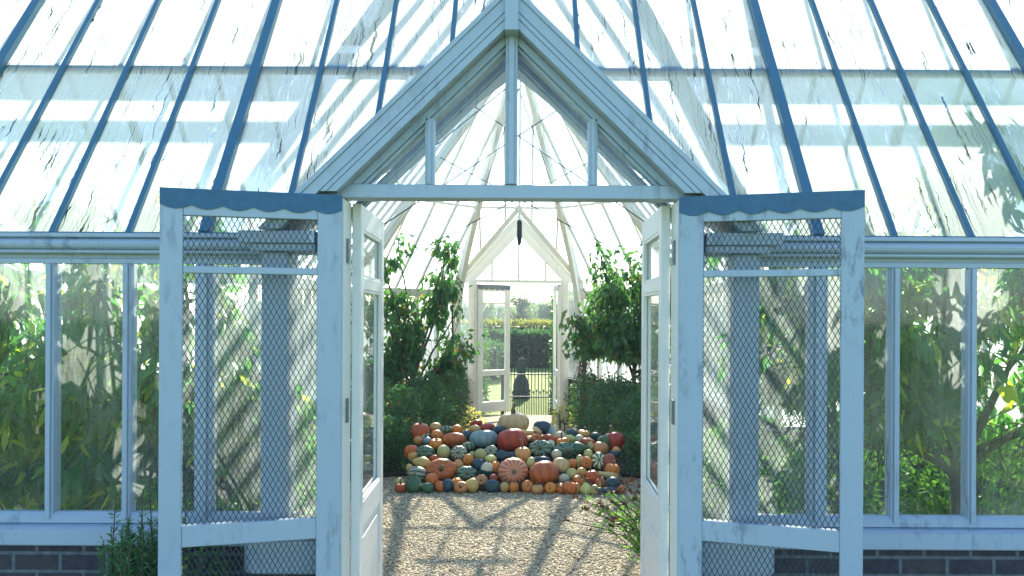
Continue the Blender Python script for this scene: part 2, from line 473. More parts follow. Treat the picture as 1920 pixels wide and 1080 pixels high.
def wing_roof():
    for i in range(-NB, NB+1):
        x = i*BAY; pr = (i % 4 == 0)
        y0 = front_roof_start(x)
        p0 = Vector((x, y0, ZE+SL*(y0-YE))); p1 = Vector((x, YR-.02, ZR-.028))
        wdt, dpt = (.052, .060) if pr else (.027, .036)
        if not pr or y0 == YE: p0 = p0 - Vector((0, 0, 0))
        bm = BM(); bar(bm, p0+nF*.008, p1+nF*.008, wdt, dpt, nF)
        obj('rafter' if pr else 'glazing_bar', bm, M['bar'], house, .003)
        # back slope
        zb = max(ZE, cross_z(x)) if abs(x) < OA else ZE
        if zb < ZR-.1:
            yb = YR + (ZR-zb)/SL
            bm = BM(); bar(bm, Vector((x, yb, zb)), Vector((x, YR+.02, ZR-.028)), wdt, dpt, nB)
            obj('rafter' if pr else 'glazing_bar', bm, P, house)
    for i in range(-NB, NB):
        x0, x1 = i*BAY, (i+1)*BAY
        a, b = front_roof_start(x0), front_roof_start(x1)
        pts = [(x0, a, ZE+SL*(a-YE)), (x1, b, ZE+SL*(b-YE)), (x1, YR, ZR), (x0, YR, ZR)]
        obj('roof_pane', poly(BM(), pts), M['glass_roof'], house)
        za = max(ZE, cross_z(x0)) if abs(x0) < OA else ZE
        zb = max(ZE, cross_z(x1)) if abs(x1) < OA else ZE
        if min(za, zb) < ZR-.05:
            za, zb = min(za, ZR-.01), min(zb, ZR-.01)
            pts = [(x0, YR, ZR), (x1, YR, ZR), (x1, YR+(ZR-zb)/SL, zb), (x0, YR+(ZR-za)/SL, za)]
            obj('roof_pane', poly(BM(), pts), M['glass_back'], house)
    bm = BM(); box(bm, -XW, XW, YR-.06, YR+.06, ZR-.03, ZR+.05); obj('ridge_cap', bm, P, house, .01)
    # purlins under the glass
    for s in (-1, 1):
        for yy, th, dd in ((4.66, .035, .03), ):
            z = ZE+SL*(yy-YE)
            xs = 0.33
            bm = BM(); bar(bm, Vector((s*xs, yy, z))-nF*.028, Vector((s*XW, yy, z))-nF*.028, .05, .03, nF)
            obj('purlin', bm, M['bar'], house)
        for yy, th in ((5.817, .118), (5.912, .072)):
            z = ZR-SL*(yy-YR); xs = max(0, (AP.z-z)/PSL) + .05
            bm = BM(); bar(bm, Vector((s*xs, yy, z))-nB*.055, Vector((s*XW, yy, z))-nB*.055, .04, th, nB.cross(Vector((1, 0, 0))))
            obj('purlin', bm, P, house)
wing_roof()

def moulding(name, prof, x0, x1, yc, z0, mat, flip=1):
    """horizontal profile (dy,dz list) extruded along x"""
    bm = BM(); prism(bm, [(x0, yc-flip*a, z0+b) for a, b in prof], (x1-x0, 0, 0))
    return obj(name, bm, mat, house)

def front_wall():
    for s in (-1, 1):
        xa, xb = (PXE-.03, XW) if s > 0 else (-XW, -(PXE-.03))
        # gutter with a rounded face, fascia fillets beneath
        prof = [(0, 0), (.055, 0), (.06, .006), (.06, .014), (.05, .018)]
        for k in range(7):
            a = -math.pi/2 + math.pi*k/6
            prof.append((.052+.026*math.cos(a), .045+.026*math.sin(a)))
        prof += [(.06, .074), (.075, .078), (.075, .096), (0, .096)]
        moulding('gutter', prof, xa, xb, YE-.005, 1.884, P)
        moulding('fascia', [(0, 0), (.035, 0), (.035, .022), (.022, .026), (.022, .046), (0, .046)], xa, xb, YE+.01, 1.838, P)
        # sill and bottom rail
        moulding('sill', [(-.04, 0), (.085, 0), (.09, .006), (.09, .078), (.07, .088), (-.04, .094)], xa, xb, YE, .487, P)
        moulding('bottom_rail', [(-.02, 0), (.03, 0), (.03, .034), (.012, .05), (-.02, .05)], xa, xb, YE, .5815, P)
        bm = BM(); box(bm, xa, xb, YE-.045, YE+.10, 0, .486); obj('brick_base', bm, M['brick'], house)
    for s in (-1, 1):
        bm = BM(); box(bm, *sorted((s*(PXE+.06), s*XW)), YE-.045, YE-.008, ZE+.0045, ZE+.012); obj('eave_flashing', bm, M['lead'], house)
    for i in range(-NB, NB+1):
        if abs(i) < 3: continue
        x = i*BAY
        if abs(i) == 3: continue
        wdt = .085 if i % 4 == 0 else .042
        bm = BM(); box(bm, x-wdt/2, x+wdt/2, YE-.028, YE+.04, .582, 1.837); box(bm, x-wdt/4, x+wdt/4, YE-.04, YE-.0285, .60, 1.836)
        obj('corner_post' if i % 4 == 0 else 'mullion', bm, P, house, .004)
    for i in range(-NB, NB):
        x0, x1 = i*BAY, (i+1)*BAY
        if x1 <= 2.5*BAY and x0 >= -2.5*BAY: continue
        if i in (-3, 2): continue
        obj('window_pane', poly(BM(), [(x0, YE+.004, .62), (x1, YE+.004, .62), (x1, YE+.004, 1.85), (x0, YE+.004, 1.85)]), M['glass_wall'], house)
front_wall()

def back_wall():
    for s in (-1, 1):
        xa, xb = sorted((s*OA, s*XW))
        bm = BM(); box(bm, xa, xb, YB-.05, YB+.09, 0, .58); obj('brick_base', bm, M['brick'], house)
        bm = BM(); box(bm, xa, xb, YB-.07, YB+.10, .581, .64); obj('sill', bm, C, house, .006)
        bm = BM(); box(bm, xa, xb, YB-.03, YB+.06, 1.86, 1.965); obj('wall_plate', bm, C, house, .006)
        k = 0
        for i in range(6, NB+1):
            x = s*i*BAY; wdt = .085 if i % 4 == 0 else .042
            if abs(x) < OA+.02: continue
            bm = BM(); box(bm, x-wdt/2, x+wdt/2, YB-.02, YB+.04, .641, 1.859); obj('corner_post' if i % 4 == 0 else 'mullion', bm, C, house)
        xs = [OA]+[i*BAY for i in range(7, NB+1)]
        for a, b in zip(xs, xs[1:]):
            obj('window_pane', poly(BM(), [(s*a, YB+.005, .63), (s*b, YB+.005, .63), (s*b, YB+.005, 1.87), (s*a, YB+.005, 1.87)]), M['glass_backwall'], house)
    # end walls of the wing
    for s in (-1, 1):
        x = s*XW
        bm = BM(); box(bm, x-.06, x+.06, YE+.101, YB-.071, 0, .58); obj('brick_base', bm, M['brick'], house)
        pts = [(x, YE, .585), (x, YB, .585), (x, YB, ZE), (x, YR, ZR), (x, YE, ZE)]
        obj('end_pane', poly(BM(), pts), M['glass_backwall'], house)
        bm = BM()
        for y in np.linspace(YE+.2, YB-.2, 8):
            zt = ZE+SL*(y-YE) if y < YR else ZE+SL*(YB-y)
            box(bm, x-.03, x+.03, y-.02, y+.02, .582, zt-.02)
        obj('end_frame', bm, P, house)
back_wall()

# ---- pavilion behind: straight sides then three far faces of an octagon
XA = OA
YS = OC + OS                      # where the straight sides end
def pavilion():
    k = Vector((0, 0, 1))
    faces = []
    # (A foot, B foot, inward up-slope direction) ; feet at eave height
    pts = [Vector((-XA, YB, 0)), Vector((-XA, YS, 0)), Vector((-OS, YF, 0)), Vector((OS, YF, 0)), Vector((XA, YS, 0)), Vector((XA, YB, 0))]
    for A, B in zip(pts, pts[1:]):
        L = (B-A).length; d = (B-A)/L; inn = Vector((d.y, -d.x, 0))
        far = abs(d.x) > .99; side = abs(d.y) > .99
        if not far:
            a3, b3 = A, B
            # base, sill, plate
            def wallbox(name, z0, z1, o0, o1, mat, bev=0):
                bm = BM(); prism(bm, [A-inn*o0+k*z0, B-inn*o0+k*z0, B-inn*o1+k*z0, A-inn*o1+k*z0], (0, 0, z1-z0)); return obj(name, bm, mat, house, bev)
            wallbox('brick_base', 0, .58, -.05, .09, M['brick'])
            wallbox('sill', .581, .64, -.08, .10, C, .006)
            wallbox('wall_plate', 1.86, 1.975, -.035, .06, C, .006)
            n = max(2, round(L/BAY)); st = L/n
            for j in range(n+1):
                p = A+d*st*j; wdt = .11 if j in (0, n) else .04
                if side and j == (n if A.y > B.y else 0): wdt = .04
                bm = BM(); bar(bm, p+k*.641, p+k*1.859, wdt, .07, d.cross(k)); obj('corner_post' if wdt > .1 else 'mullion', bm, C, house, .004)
            for j in range(n):
                p, q = A+d*st*j, A+d*st*(j+1)
                obj('window_pane', poly(BM(), [p+k*.63, q+k*.63, q+k*1.87, p+k*1.87]), M['glass_backwall'], house)
        # roof
        n = 5 if far else max(2, round(L/BAY)); st = L/n
        if side: n = round((YS-YB)/BAY); st = (YS-YB)/n
        nrm = (-inn*PSL + k).normalized()
        def top(t):
            """upper end of the slope at distance t along AB"""
            p = A+d*t
            if side:
                if p.y <= OC: return Vector((0, p.y, AP.z))
                f = (YS-p.y)/OS
                f = max(0.0, min(1.0, f)); return Vector((p.x*(1-f), p.y, ZE+(AP.z-ZE)*f))
            f = 1-abs(2*t/L-1)
            return p+inn*OA*f + k*(ZE+(AP.z-ZE)*f)
        def foot(t):
            p = A+d*t
            if far:      # stands on the far gable's roof
                z = FZ-FS*abs(p.x); z = max(z, ZE)
                return p+inn*((z-ZE)/PSL)+k*z
            return p+k*ZE
        ts = [st*j for j in range(n+1)]
        if far: ts = [L/2+q for q in (-L/2, -.56, -.19, .19, .56, L/2)]
        for t in ts[1:-1] if not side else ts:
            f0, t0 = foot(t), top(t)
            if (t0-f0).length < .08 or t0.z < f0.z: continue
            bm = BM(); bar(bm, f0-nrm*.005, t0-nrm*.005, .028, .036, nrm); obj('glazing_bar', bm, C, house)
        for t0, t1 in zip(ts, ts[1:]):
            ps = [foot(t0), foot(t1), top(t1)]
            if t0 < L/2 < t1 and not side: ps.append(AP.copy())
            ps.append(top(t0))
            if ps[2].z < ps[1].z or ps[-1].z < ps[0].z:
                ps = [q for i, q in enumerate(ps)]
            # drop doubled points
            cl = []
            for q in ps:
                if not cl or (q-cl[-1]).length > 1e-3: cl.append(q)
            if (cl[0]-cl[-1]).length < 1e-3: cl.pop()
            if len(cl) >= 3: obj('roof_pane', poly(BM(), cl), M['glass_back'], house)
    # side slopes carried forward over the crossing, down to the wing's back slope
    n = 4; st = (YB-YR)/n
    for s in (-1, 1):
        inn = Vector((-s, 0, 0)); nrm = (-inn*PSL+k).normalized()
        def ft(y):
            z = max(ZE, ZR-SL*(y-YR)); return Vector((s*(AP.z-z)/PSL, y, z))
        for j in range(n):
            y0, y1 = YR+st*j, YR+st*(j+1)
            obj('roof_pane', poly(BM(), [ft(y0), ft(y1), (0, y1, AP.z), (0, y0, AP.z)]), M['glass_back'], house)
            if j: 
                bm = BM(); bar(bm, ft(y0), (0, y0, AP.z), .026, .034, nrm); obj('glazing_bar', bm, C, house)
        bm = BM(); bar(bm, ft(YB), (s*(AP.z-ZR)/PSL, YR, ZR), .07, .09, nrm); obj('rafter', bm, C, house)
    # hips with their deep inner ribs and knee brackets
    for p in (pts[1], pts[2], pts[3], pts[4]):
        f0 = p+k*ZE; dv = (AP-f0); out = Vector((p.x, p.y-OC, 0)).normalized()
        up = (out*dv.z + k*(-dv.dot(out))*-1).normalized()
        inn = -up
        e = f0+dv*.97
        bm = BM(); bar(bm, f0+inn*.05, e+inn*.05, .075, .11, up)
        obj('rafter', bm, C, house, .006)
        # curved knee between post and rib
        bm = BM(); m = 7; cur = []
        q0 = p+k*1.45-out*.05; q2 = f0+dv*.33+inn*.12; q1 = p+k*2.05-out*.10
        for j in range(m+1):
            t = j/m; cur.append(q0*(1-t)**2+q1*2*t*(1-t)+q2*t*t)
        for a, b in zip(cur, cur[1:]): bar(bm, a, b, .07, .09, out)
        obj('knee_bracket', bm, C, house)
    # ring purlin
    ring = []
    fr = .40
    for p in pts[1:5]: ring.append(p+k*ZE + (AP-(p+k*ZE))*fr - k*.05)
    zr = ring[0].z
    ring = [Vector((ring[0].x, 7.2, zr))]+ring+[Vector((ring[-1].x, 7.2, zr))]
    for a, b in zip(ring, ring[1:]):
        bm = BM(); bar(bm, a, b, .024, .032); obj('purlin', bm, C, house)
    bm = BM(); bar(bm, (-.32, OC+.99, 3.36), (.32, OC+.99, 3.36), .03, .05); obj('vent_rail', bm, M['cane'], house)
    bm = BM(); box(bm, -.05, .05, YR, OC, AP.z-.06, AP.z+.06); obj('ridge_beam', bm, P, house)
    bm = BM(); zt = AP.z; xx = (AP.z-ZR)/PSL
    prism(bm, [(-xx, YR+.07, ZR+.05), (xx, YR+.07, ZR+.05), (0, YR+.07, AP.z-.02)], (0, .03, 0)); obj('gable_board', bm, P, house)
    # thin tie rods from the eaves to the apex
    rods = [((-2.2, 8.6, 2.05), (.6, 9.4, 4.1)), ((2.2, 8.6, 2.05), (-.6, 9.4, 4.1)), ((-2.25, 10.9, 2.0), (1.0, 10.2, 3.6)), ((2.25, 10.9, 2.0), (-1.0, 10.2, 3.6)),
            ((-.93, 12.2, 2.35), (.0, 9.9, 4.4)), ((.93, 12.2, 2.35), (.0, 9.9, 4.4)), ((-2.25, 7.6, 2.0), (.2, 9.6, 4.6)), ((2.25, 7.6, 2.0), (-.2, 9.6, 4.6))]
    for a, b in rods:
        obj('tie_rod', tube(BM(), [a, b], .007, 5), M['iron'], house)
FZ, FS = 3.16, 1.06               # far gable ridge height and pitch
pavilion()

def gable(yf, yb_of, zr, sl, xe, depth, sign, porch_mat, name_mat, wbar):
    """boards of a porch roof running from the gable at yf back to the main roof; sign=-1 gable faces -y"""
    for s in (-1, 1):
        ze = zr-sl*xe
        pts = [Vector((0, yf, zr)), Vector((s*xe, yf, ze)), Vector((s*xe, yb_of(xe), ze)), Vector((0, yb_of(0), zr))]
        n = Vector((s*sl, 0, 1)).normalized()
        bm = BM(); prism(bm, [p - n*.002 for p in pts], -n*.028)
        obj('porch_roof', bm, porch_mat, house)

def raking(bm, ya, yb, zr, sl, d0, d1, zb, apexcut=True):
    """raking board both sides, between perpendicular offsets d0..d1 below the roof line, ending at height zb"""
    c = math.sqrt(1+sl*sl)
    for s in (-1, 1):
        z0, z1 = zr-d0*c, zr-d1*c
        p = [(0, z0), (s*(z0-zb)/sl, zb), (s*(z1-zb)/sl, zb), (0, z1)]
        prism(bm, [(x, ya, z) for x, z in p], (0, yb-ya, 0))
    return bm

def front_porch():
    YG = 3.50
    gable(YG+.02, lambda x: YE+(PZ-PS*x-ZE)/SL, PZ, PS, PXE+.03, 0, -1, P, 0, 0)
    zb = 1.97
    # layered bargeboard: capping, broad board, two fillets
    for d0, d1, y0, y1 in ((-.016, .004, YG-.020, YG+.05), (.0045, .050, YG-.012, YG+.04), (.0503, .0535, YG-.007, YG+.04), (.0538, .072, YG-.012, YG+.04), (.0723, .0755, YG-.007, YG+.04), (.0758, .104, YG-.011, YG+.04)):
        obj('bargeboard', raking(BM(), y0, y1, PZ, PS, d0, d1, zb if d0 < .05 else 2.135), P, house, .0015)
    # inner gable frame with bead, in the door plane
    c = math.sqrt(1+PS*PS)
    obj('gable_frame', raking(BM(), YD-.03, YD+.05, PZ, PS, .105, .135, 2.18), P, house, .002)
    obj('gable_frame', raking(BM(), YD-.008, YD+.045, PZ, PS, .1355, .150, 2.18), P, house, .002)
    # king block and centre mullion
    ztip = PZ-.150*c
    bm = BM(); prism(bm, [(-.03, YG-.034, 2.835), (.03, YG-.034, 2.835), (.03, YG-.034, PZ-.01), (0, YG-.034, PZ+.03), (-.03, YG-.034, PZ-.01)], (0, .1, 0)); obj('king_block', bm, P, house, .003)
    bm = BM(); box(bm, -.027, .027, YD-.045, YD+.05, 2.18, ztip+.04); box(bm, -.013, .013, YD-.056, YD-.0455, 2.18, ztip+.035); box(bm, -.036, .036, YD-.06, YD-.002, ztip+.0405, ztip+.065)
    obj('gable_mullion', bm, P, house, .002)
    for s in (-1, 1):
        xm = s*.365; zt = PZ-.150*c-PS*abs(xm)
        bm = BM(); box(bm, xm-.02, xm+.02, YD-.03, YD+.045, 2.18, zt+.02); box(bm, xm-.009, xm+.009, YD-.038, YD-.0305, 2.18, zt+.01)
        obj('gable_mullion', bm, P, house, .002)
    xs = [-(ztip-2.18)/PS, -.365, 0, .365, (ztip-2.18)/PS]
    for a, b in zip(xs, xs[1:]):
        pts = [(a, YD+.02, 2.17), (b, YD+.02, 2.17), (b, YD+.02, ztip-PS*abs(b)+.01), (a, YD+.02, ztip-PS*abs(a)+.01)]
        obj('gable_pane', poly(BM(), pts), M['glass_gable'], house)
    # lintel, jambs
    bm = BM(); box(bm, -.88, .88, YD-.035, YD+.08, 2.118, 2.179); obj('lintel', bm, P, house, .004)
    for s in (-1, 1):
        xa, xb = sorted((s*.745, s*.835))
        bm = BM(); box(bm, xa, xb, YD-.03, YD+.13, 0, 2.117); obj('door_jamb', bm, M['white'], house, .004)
        xa, xb = sorted((s*.835, s*.86)); bm = BM(); box(bm, xa, xb, YD-.015, YD+.10, .5, 2.117); obj('jamb_bead', bm, P, house, .002)
        for z in (1.885, 1.16, .2):
            bm = BM(); xa, xb = sorted((s*.738, s*.7445)); box(bm, xa, xb, YD+.022, YD+.062, z-.055, z+.055)
            for q in (-.035, 0, .035): lathe(bm, [(.004, -.006), (.004, .006)], (s*.739, YD+.042, z+q), 8)
            obj('hinge', bm, M['hinge'], house)
        # corner post, with eave return and soffit
        xa, xb = sorted((s*1.0, s*1.115)); bm = BM(); box(bm, xa, xb, YD-.02, YD+.10, .582, 1.875); obj('corner_post', bm, P, house, .005)
        xa, xb = sorted((s*.862, s*1.2)); bm = BM(); box(bm, xa, xb, YG+.01, YE-.09, 1.91, 1.965); box(bm, *sorted((s*.862, s*1.15)), YG+.03, YE-.09, 1.876, 1.9095)
        obj('porch_eave', bm, P, house, .005)
        xa, xb = sorted((s*.861, s*.999))
        obj('side_light', poly(BM(), [(xa, YD+.03, .6), (xb, YD+.03, .6), (xb, YD+.03, 1.88), (xa, YD+.03, 1.88)]), M['glass_door'], house)
        bm = BM(); box(bm, xa, xb, YD+.0, YD+.06, .582, .66); obj('bottom_rail', bm, P, house, .003)
        # return wall of the porch
        obj('window_pane', poly(BM(), [(s*1.09, YD+.1, .6), (s*1.09, YE-.03, .6), (s*1.09, YE-.03, 1.88), (s*1.09, YD+.1, 1.88)]), M['glass_wall'], house)
        bm = BM(); box(bm, s*1.0875-.03, s*1.0875+.03, YE-.03, YE+.04, .582, 1.876); obj('corner_post', bm, P, house, .004)
        # rounded white sill and brick plinth
        r = .07; xo, xi = 1.205, .842; y0, y1 = YD-.022, YE-.091
        pl = [(xi, y0)] + [(xo-r+r*math.sin(a), y0+r-r*math.cos(a)) for a in np.linspace(0, math.pi/2, 7)] + [(xo, y1), (xi, y1)]
        bm = BM(); prism(bm, [(s*x, y, .43) for x, y in pl], (0, 0, .151)); obj('sill', bm, P, house, .012)
        pl = [(x-.03 if x > 1 else x, y+.02 if y < 3.6 else y) for x, y in pl]
        bm = BM(); prism(bm, [(s*x, y, 0) for x, y in pl], (0, 0, .4295)); obj('brick_base', bm, M['brick'], house)
    # inner arch where the porch meets the roof: deep boards on each side
    obj('porch_lining', raking(BM(), YD+.30, YD+.36, PZ, PS, .10, .14, 1.99), P, house, .003)
    obj('porch_lining', raking(BM(), YD+.62, YD+.70, PZ, PS, .03, .075, 2.2), P, house, .003)
    obj('porch_lining', raking(BM(), YD+.27, YD+.295, PZ, PS, .118, .132, 1.99), P, house, .003)
front_porch()

YFD = 12.62
def far_porch():
    xe = .98
    def back(x): return YF - (max(FZ-FS*x, ZE)-ZE)/PSL
    for s in (-1, 1):
        pts = [Vector((0, YFD+.12, FZ)), Vector((s*xe, YFD+.12, FZ-FS*xe)), Vector((s*xe, back(xe)-.02, FZ-FS*xe)), Vector((0, back(0)-.02, FZ))]
        n = Vector((s*FS, 0, 1)).normalized()
        obj('porch_roof', poly(BM(), pts), M['glass_back'], house)
        bm = BM(); bar(bm, pts[3]-n*.04, pts[2]-n*.04, .05, .06, n); obj('valley_rafter', bm, C, house)
    c = math.sqrt(1+FS*FS)
    obj('bargeboard', raking(BM(), YFD-.02, YFD+.05, FZ, FS, .0, .20, 2.14), C, house, .003)
    obj('gable_frame', raking(BM(), YF-.10, YF-.04, FZ, FS, .02, .10, 2.14), C, house, .003)
    zt = FZ-.20*c
    for xm in (-.42, 0, .42):
        bm = BM(); box(bm, xm-.018, xm+.018, YFD-.01, YFD+.04, 2.15, zt-FS*abs(xm)+.02); obj('gable_mullion', bm, C, house)
    xs = [-(zt-2.14)/FS, -.42, 0, .42, (zt-2.14)/FS]
    for a, b in zip(xs, xs[1:]):
        obj('gable_pane', poly(BM(), [(a, YFD+.015, 2.14), (b, YFD+.015, 2.14), (b, YFD+.015, zt-FS*abs(b)), (a, YFD+.015, zt-FS*abs(a))]), M['glass_gable'], house)
    bm = BM(); box(bm, -.95, .95, YFD-.03, YFD+.06, 2.10, 2.149); obj('lintel', bm, C, house, .003)
    for s in (-1, 1):
        bm = BM(); box(bm, *sorted((s*.66, s*.79)), YFD-.05, YFD+.08, 0, 2.099); box(bm, *sorted((s*.69, s*.76)), YFD-.07, YFD-.0505, 0, 2.098)
        obj('door_jamb', bm, C, house, .004)
        bm = BM(); box(bm, *sorted((s*.93, s*1.0)), YF-.06, YF+.06, .0, 2.13); obj('corner_post', bm, C, house, .004)
        obj('side_light', poly(BM(), [(s*.79, YFD, .62), (s*.94, YF+.02, .62), (s*.94, YF+.02, 2.1), (s*.79, YFD, 2.1)]), M['glass_door'], house)
        bm = BM(); prism(bm, [(s*.79, YFD-.05, 0), (s*.94, YF-.05, 0), (s*.94, YF+.1, 0), (s*.79, YFD+.08, 0)], (0, 0, .6)); obj('brick_base', bm, M['brick'], house)
        obj('hook', tube(BM(), [(s*.72, YFD-.07, 1.0), (s*.72, YFD-.12, .99), (s*.70, YFD-.14, 1.03), (s*.68, YFD-.12, 1.05)], .008, 6), M['iron'], house)
    bm = BM(); box(bm, -.9, .9, 12.77, 13.05, GZ, -.2); obj('stone_step', bm, M['stone'], house, .01)
far_porch()

# ---- doors (local frame: u from hinge to free edge along +x, thickness y, z up)
def hang(o, hinge, ang):
    o.parent = house
    o.location = Vector(hinge)-house.location; o.rotation_euler = (0, 0, ang)

def slats(bm, rects, t, y=0):
    for x0, x1, z0, z1 in rects: box(bm, x0, x1, y-t/2, y+t/2, z0, z1)

def wire_mesh(x0, x1, z0, z1, dw=.0232, dh=.0440, wd=.0030, y=0):
    """diamond mesh cut to the opening: two families of thin flat strands"""
    bm = BM(); sl = dh/dw
    for s in (1, -1):
        h = (x1-x0)*sl
        k0 = int(math.floor((z0-h)/dh))-1; k1 = int(math.ceil((z1+h)/dh))+1
        for k in range(k0, k1+1):
            # z = k*dh + s*sl*(x-x0)
            za = k*dh
            pts = []
            xa, xb = x0, x1
            f = lambda x: za + s*sl*(x-x0)
            lo, hi = (z0-za)/(s*sl)+x0, (z1-za)/(s*sl)+x0
            a, b = max(xa, min(lo, hi)), min(xb, max(lo, hi))
            if b-a < .002: continue
            bar(bm, (a, y+s*.0009, f(a)), (b, y+s*.0009, f(b)), .0016, wd, (-s*sl, 0, 1))
    return bm

def scallop(width, z0, z1, n, y, t):
    pts = [(0, y, z1), (width, y, z1)]
    low = []
    for k in range(n):
        for j in range(6):
            t0 = j/6; x = width*(k+t0)/n
            low.append((x, y, z0+.016-.018*math.sin(math.pi*t0)))
    low.append((width, y, z0+.016))
    pts += low[::-1]
    return prism(BM(), pts, (0, t, 0))

def screen_door(hinge, ang, W, side, label, far=False, ztop=2.10, worn=None):
    """side: +1 outer (camera) face is local +y, -1 local -y"""
    Z0 = .03
    st1, st2 = .105, .090
    mr = (1.768, 1.786)
    lr = (.615, .705)
    top = ztop-.075
    bm = BM()
    slats(bm, [(0, st1, Z0, ztop), (W-st2, W, Z0, ztop)], .044)
    slats(bm, [(st1, W-st2, Z0, .20), (st1, W-st2, lr[0], lr[1]), (st1, W-st2, mr[0], mr[1]+.012), (st1, W-st2, top-.015, ztop)], .038)
    o = obj('screen_door', bm, worn or M['paint'], None, .004, local=True); hang(o, hinge, ang); tag(o, label)
    def kid(n, b, m, bev=0): return obj(n, b, m, o, bev, local=True)
    ops = [(.20, lr[0]), (lr[1], mr[0]), (mr[1]+.012, top-.015)]
    for a, b in ops:
        if far: kid('pane', poly(BM(), [(st1-.005, 0, a-.005), (W-st2+.005, 0, a-.005), (W-st2+.005, 0, b+.005), (st1-.005, 0, b+.005)]), M['glass_door' if a > 1.7 else 'glass_clear'])
        else: kid('wire_mesh', wire_mesh(st1-.004, W-st2+.004, a-.004, b+.004), M['mesh'])
    yf = side*.0225
    kid('scalloped_flashing', scallop(W, ztop-.062, ztop+.022, 6, yf, side*.004), M['hinge' if far else 'lead'])
    bm = BM(); box(bm, 0, W, -.024, .024, ztop+.0005, ztop+.0215) if not far else box(bm, 0, W, -.02, .02, ztop+.0005, ztop+.02)
    kid('top_cap', bm, M['hinge' if far else 'lead'])
    return o

a1 = math.atan2(-.197, -.712); a2 = math.atan2(-.222, .723)
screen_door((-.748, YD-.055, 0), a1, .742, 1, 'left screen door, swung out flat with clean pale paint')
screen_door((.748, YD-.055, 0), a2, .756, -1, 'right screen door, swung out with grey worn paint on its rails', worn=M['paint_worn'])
# far door: one leaf half open outwards, the other edge-on
screen_door((-.655, YFD+.07, 0), R(40), .66, -1, 'narrow far door leaf standing half open', True, 2.06, C)
screen_door((.655, YFD+.09, 0), R(95), .66, 1, 'narrow far door leaf seen edge-on', True, 2.06, C)

def inner_door(hinge, ang, label, side):
    W = .74; bm = BM()
    slats(bm, [(0, .085, .02, 2.115), (W-.085, W, .02, 2.115)], .042)
    slats(bm, [(.085, W-.085, .02, .16), (.085, W-.085, .57, .70), (.085, W-.085, 1.715, 1.775), (.085, W-.085, 2.0, 2.115)], .040)
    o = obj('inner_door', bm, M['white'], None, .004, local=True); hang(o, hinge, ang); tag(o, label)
    bm = BM(); box(bm, .0855, W-.0855, -.009, .009, .1605, .5695)
    for s in (-1, 1): box(bm, .13, W-.13, s*.012-.003, s*.012+.003, .21, .52)
    obj('door_panel', bm, M['white'], o, .003, local=True)
    for a, b in ((.70, 1.715), (1.775, 2.0)):
        obj('pane', poly(BM(), [(.08, 0, a-.005), (W-.08, 0, a-.005), (W-.08, 0, b+.005), (.08, 0, b+.005)]), M['glass_door'], o, local=True)
        bm = BM()
        for s in (-1, 1):
            for r in ((.0855, .097, a+.0005, b-.0005), (W-.097, W-.0855, a+.0005, b-.0005), (.0975, W-.0975, a+.0005, a+.012), (.0975, W-.0975, b-.012, b-.0005)):
                box(bm, r[0], r[1], *sorted((s*.004, s*.018)), r[2], r[3])
        obj('glazing_bead', bm, M['white'], o, local=True)
    return o
inner_door((-.722, YD+.135, 0), R(91.5), 'inner glazed door folded back against the left side', -1)
inner_door((.722, YD+.135, 0), R(88.5), 'inner glazed door folded back against the right side', 1)

# hanging rod with a dark weight
t = thing('hanging_rod', 'thin vertical rod with dark cylinder hanging from the pavilion roof', 'rod', (0.02, 9.3, 2.42))
obj('rod', tube(BM(), [(.02, 9.3, 2.66), (.02, 9.3, 4.9)], .012, 8), C, t)
obj('weight', lathe(BM(), [(.012, -.02), (.02, 0), (.03, .06), (.03, .25), (.018, .27)], (.02, 9.3, 2.43), 12), M['iron'], t)

# ================================================================== PLANTS
rnd = random.Random(11)
def vnoise(p, s): return mnoise.noise(Vector(p)*s)

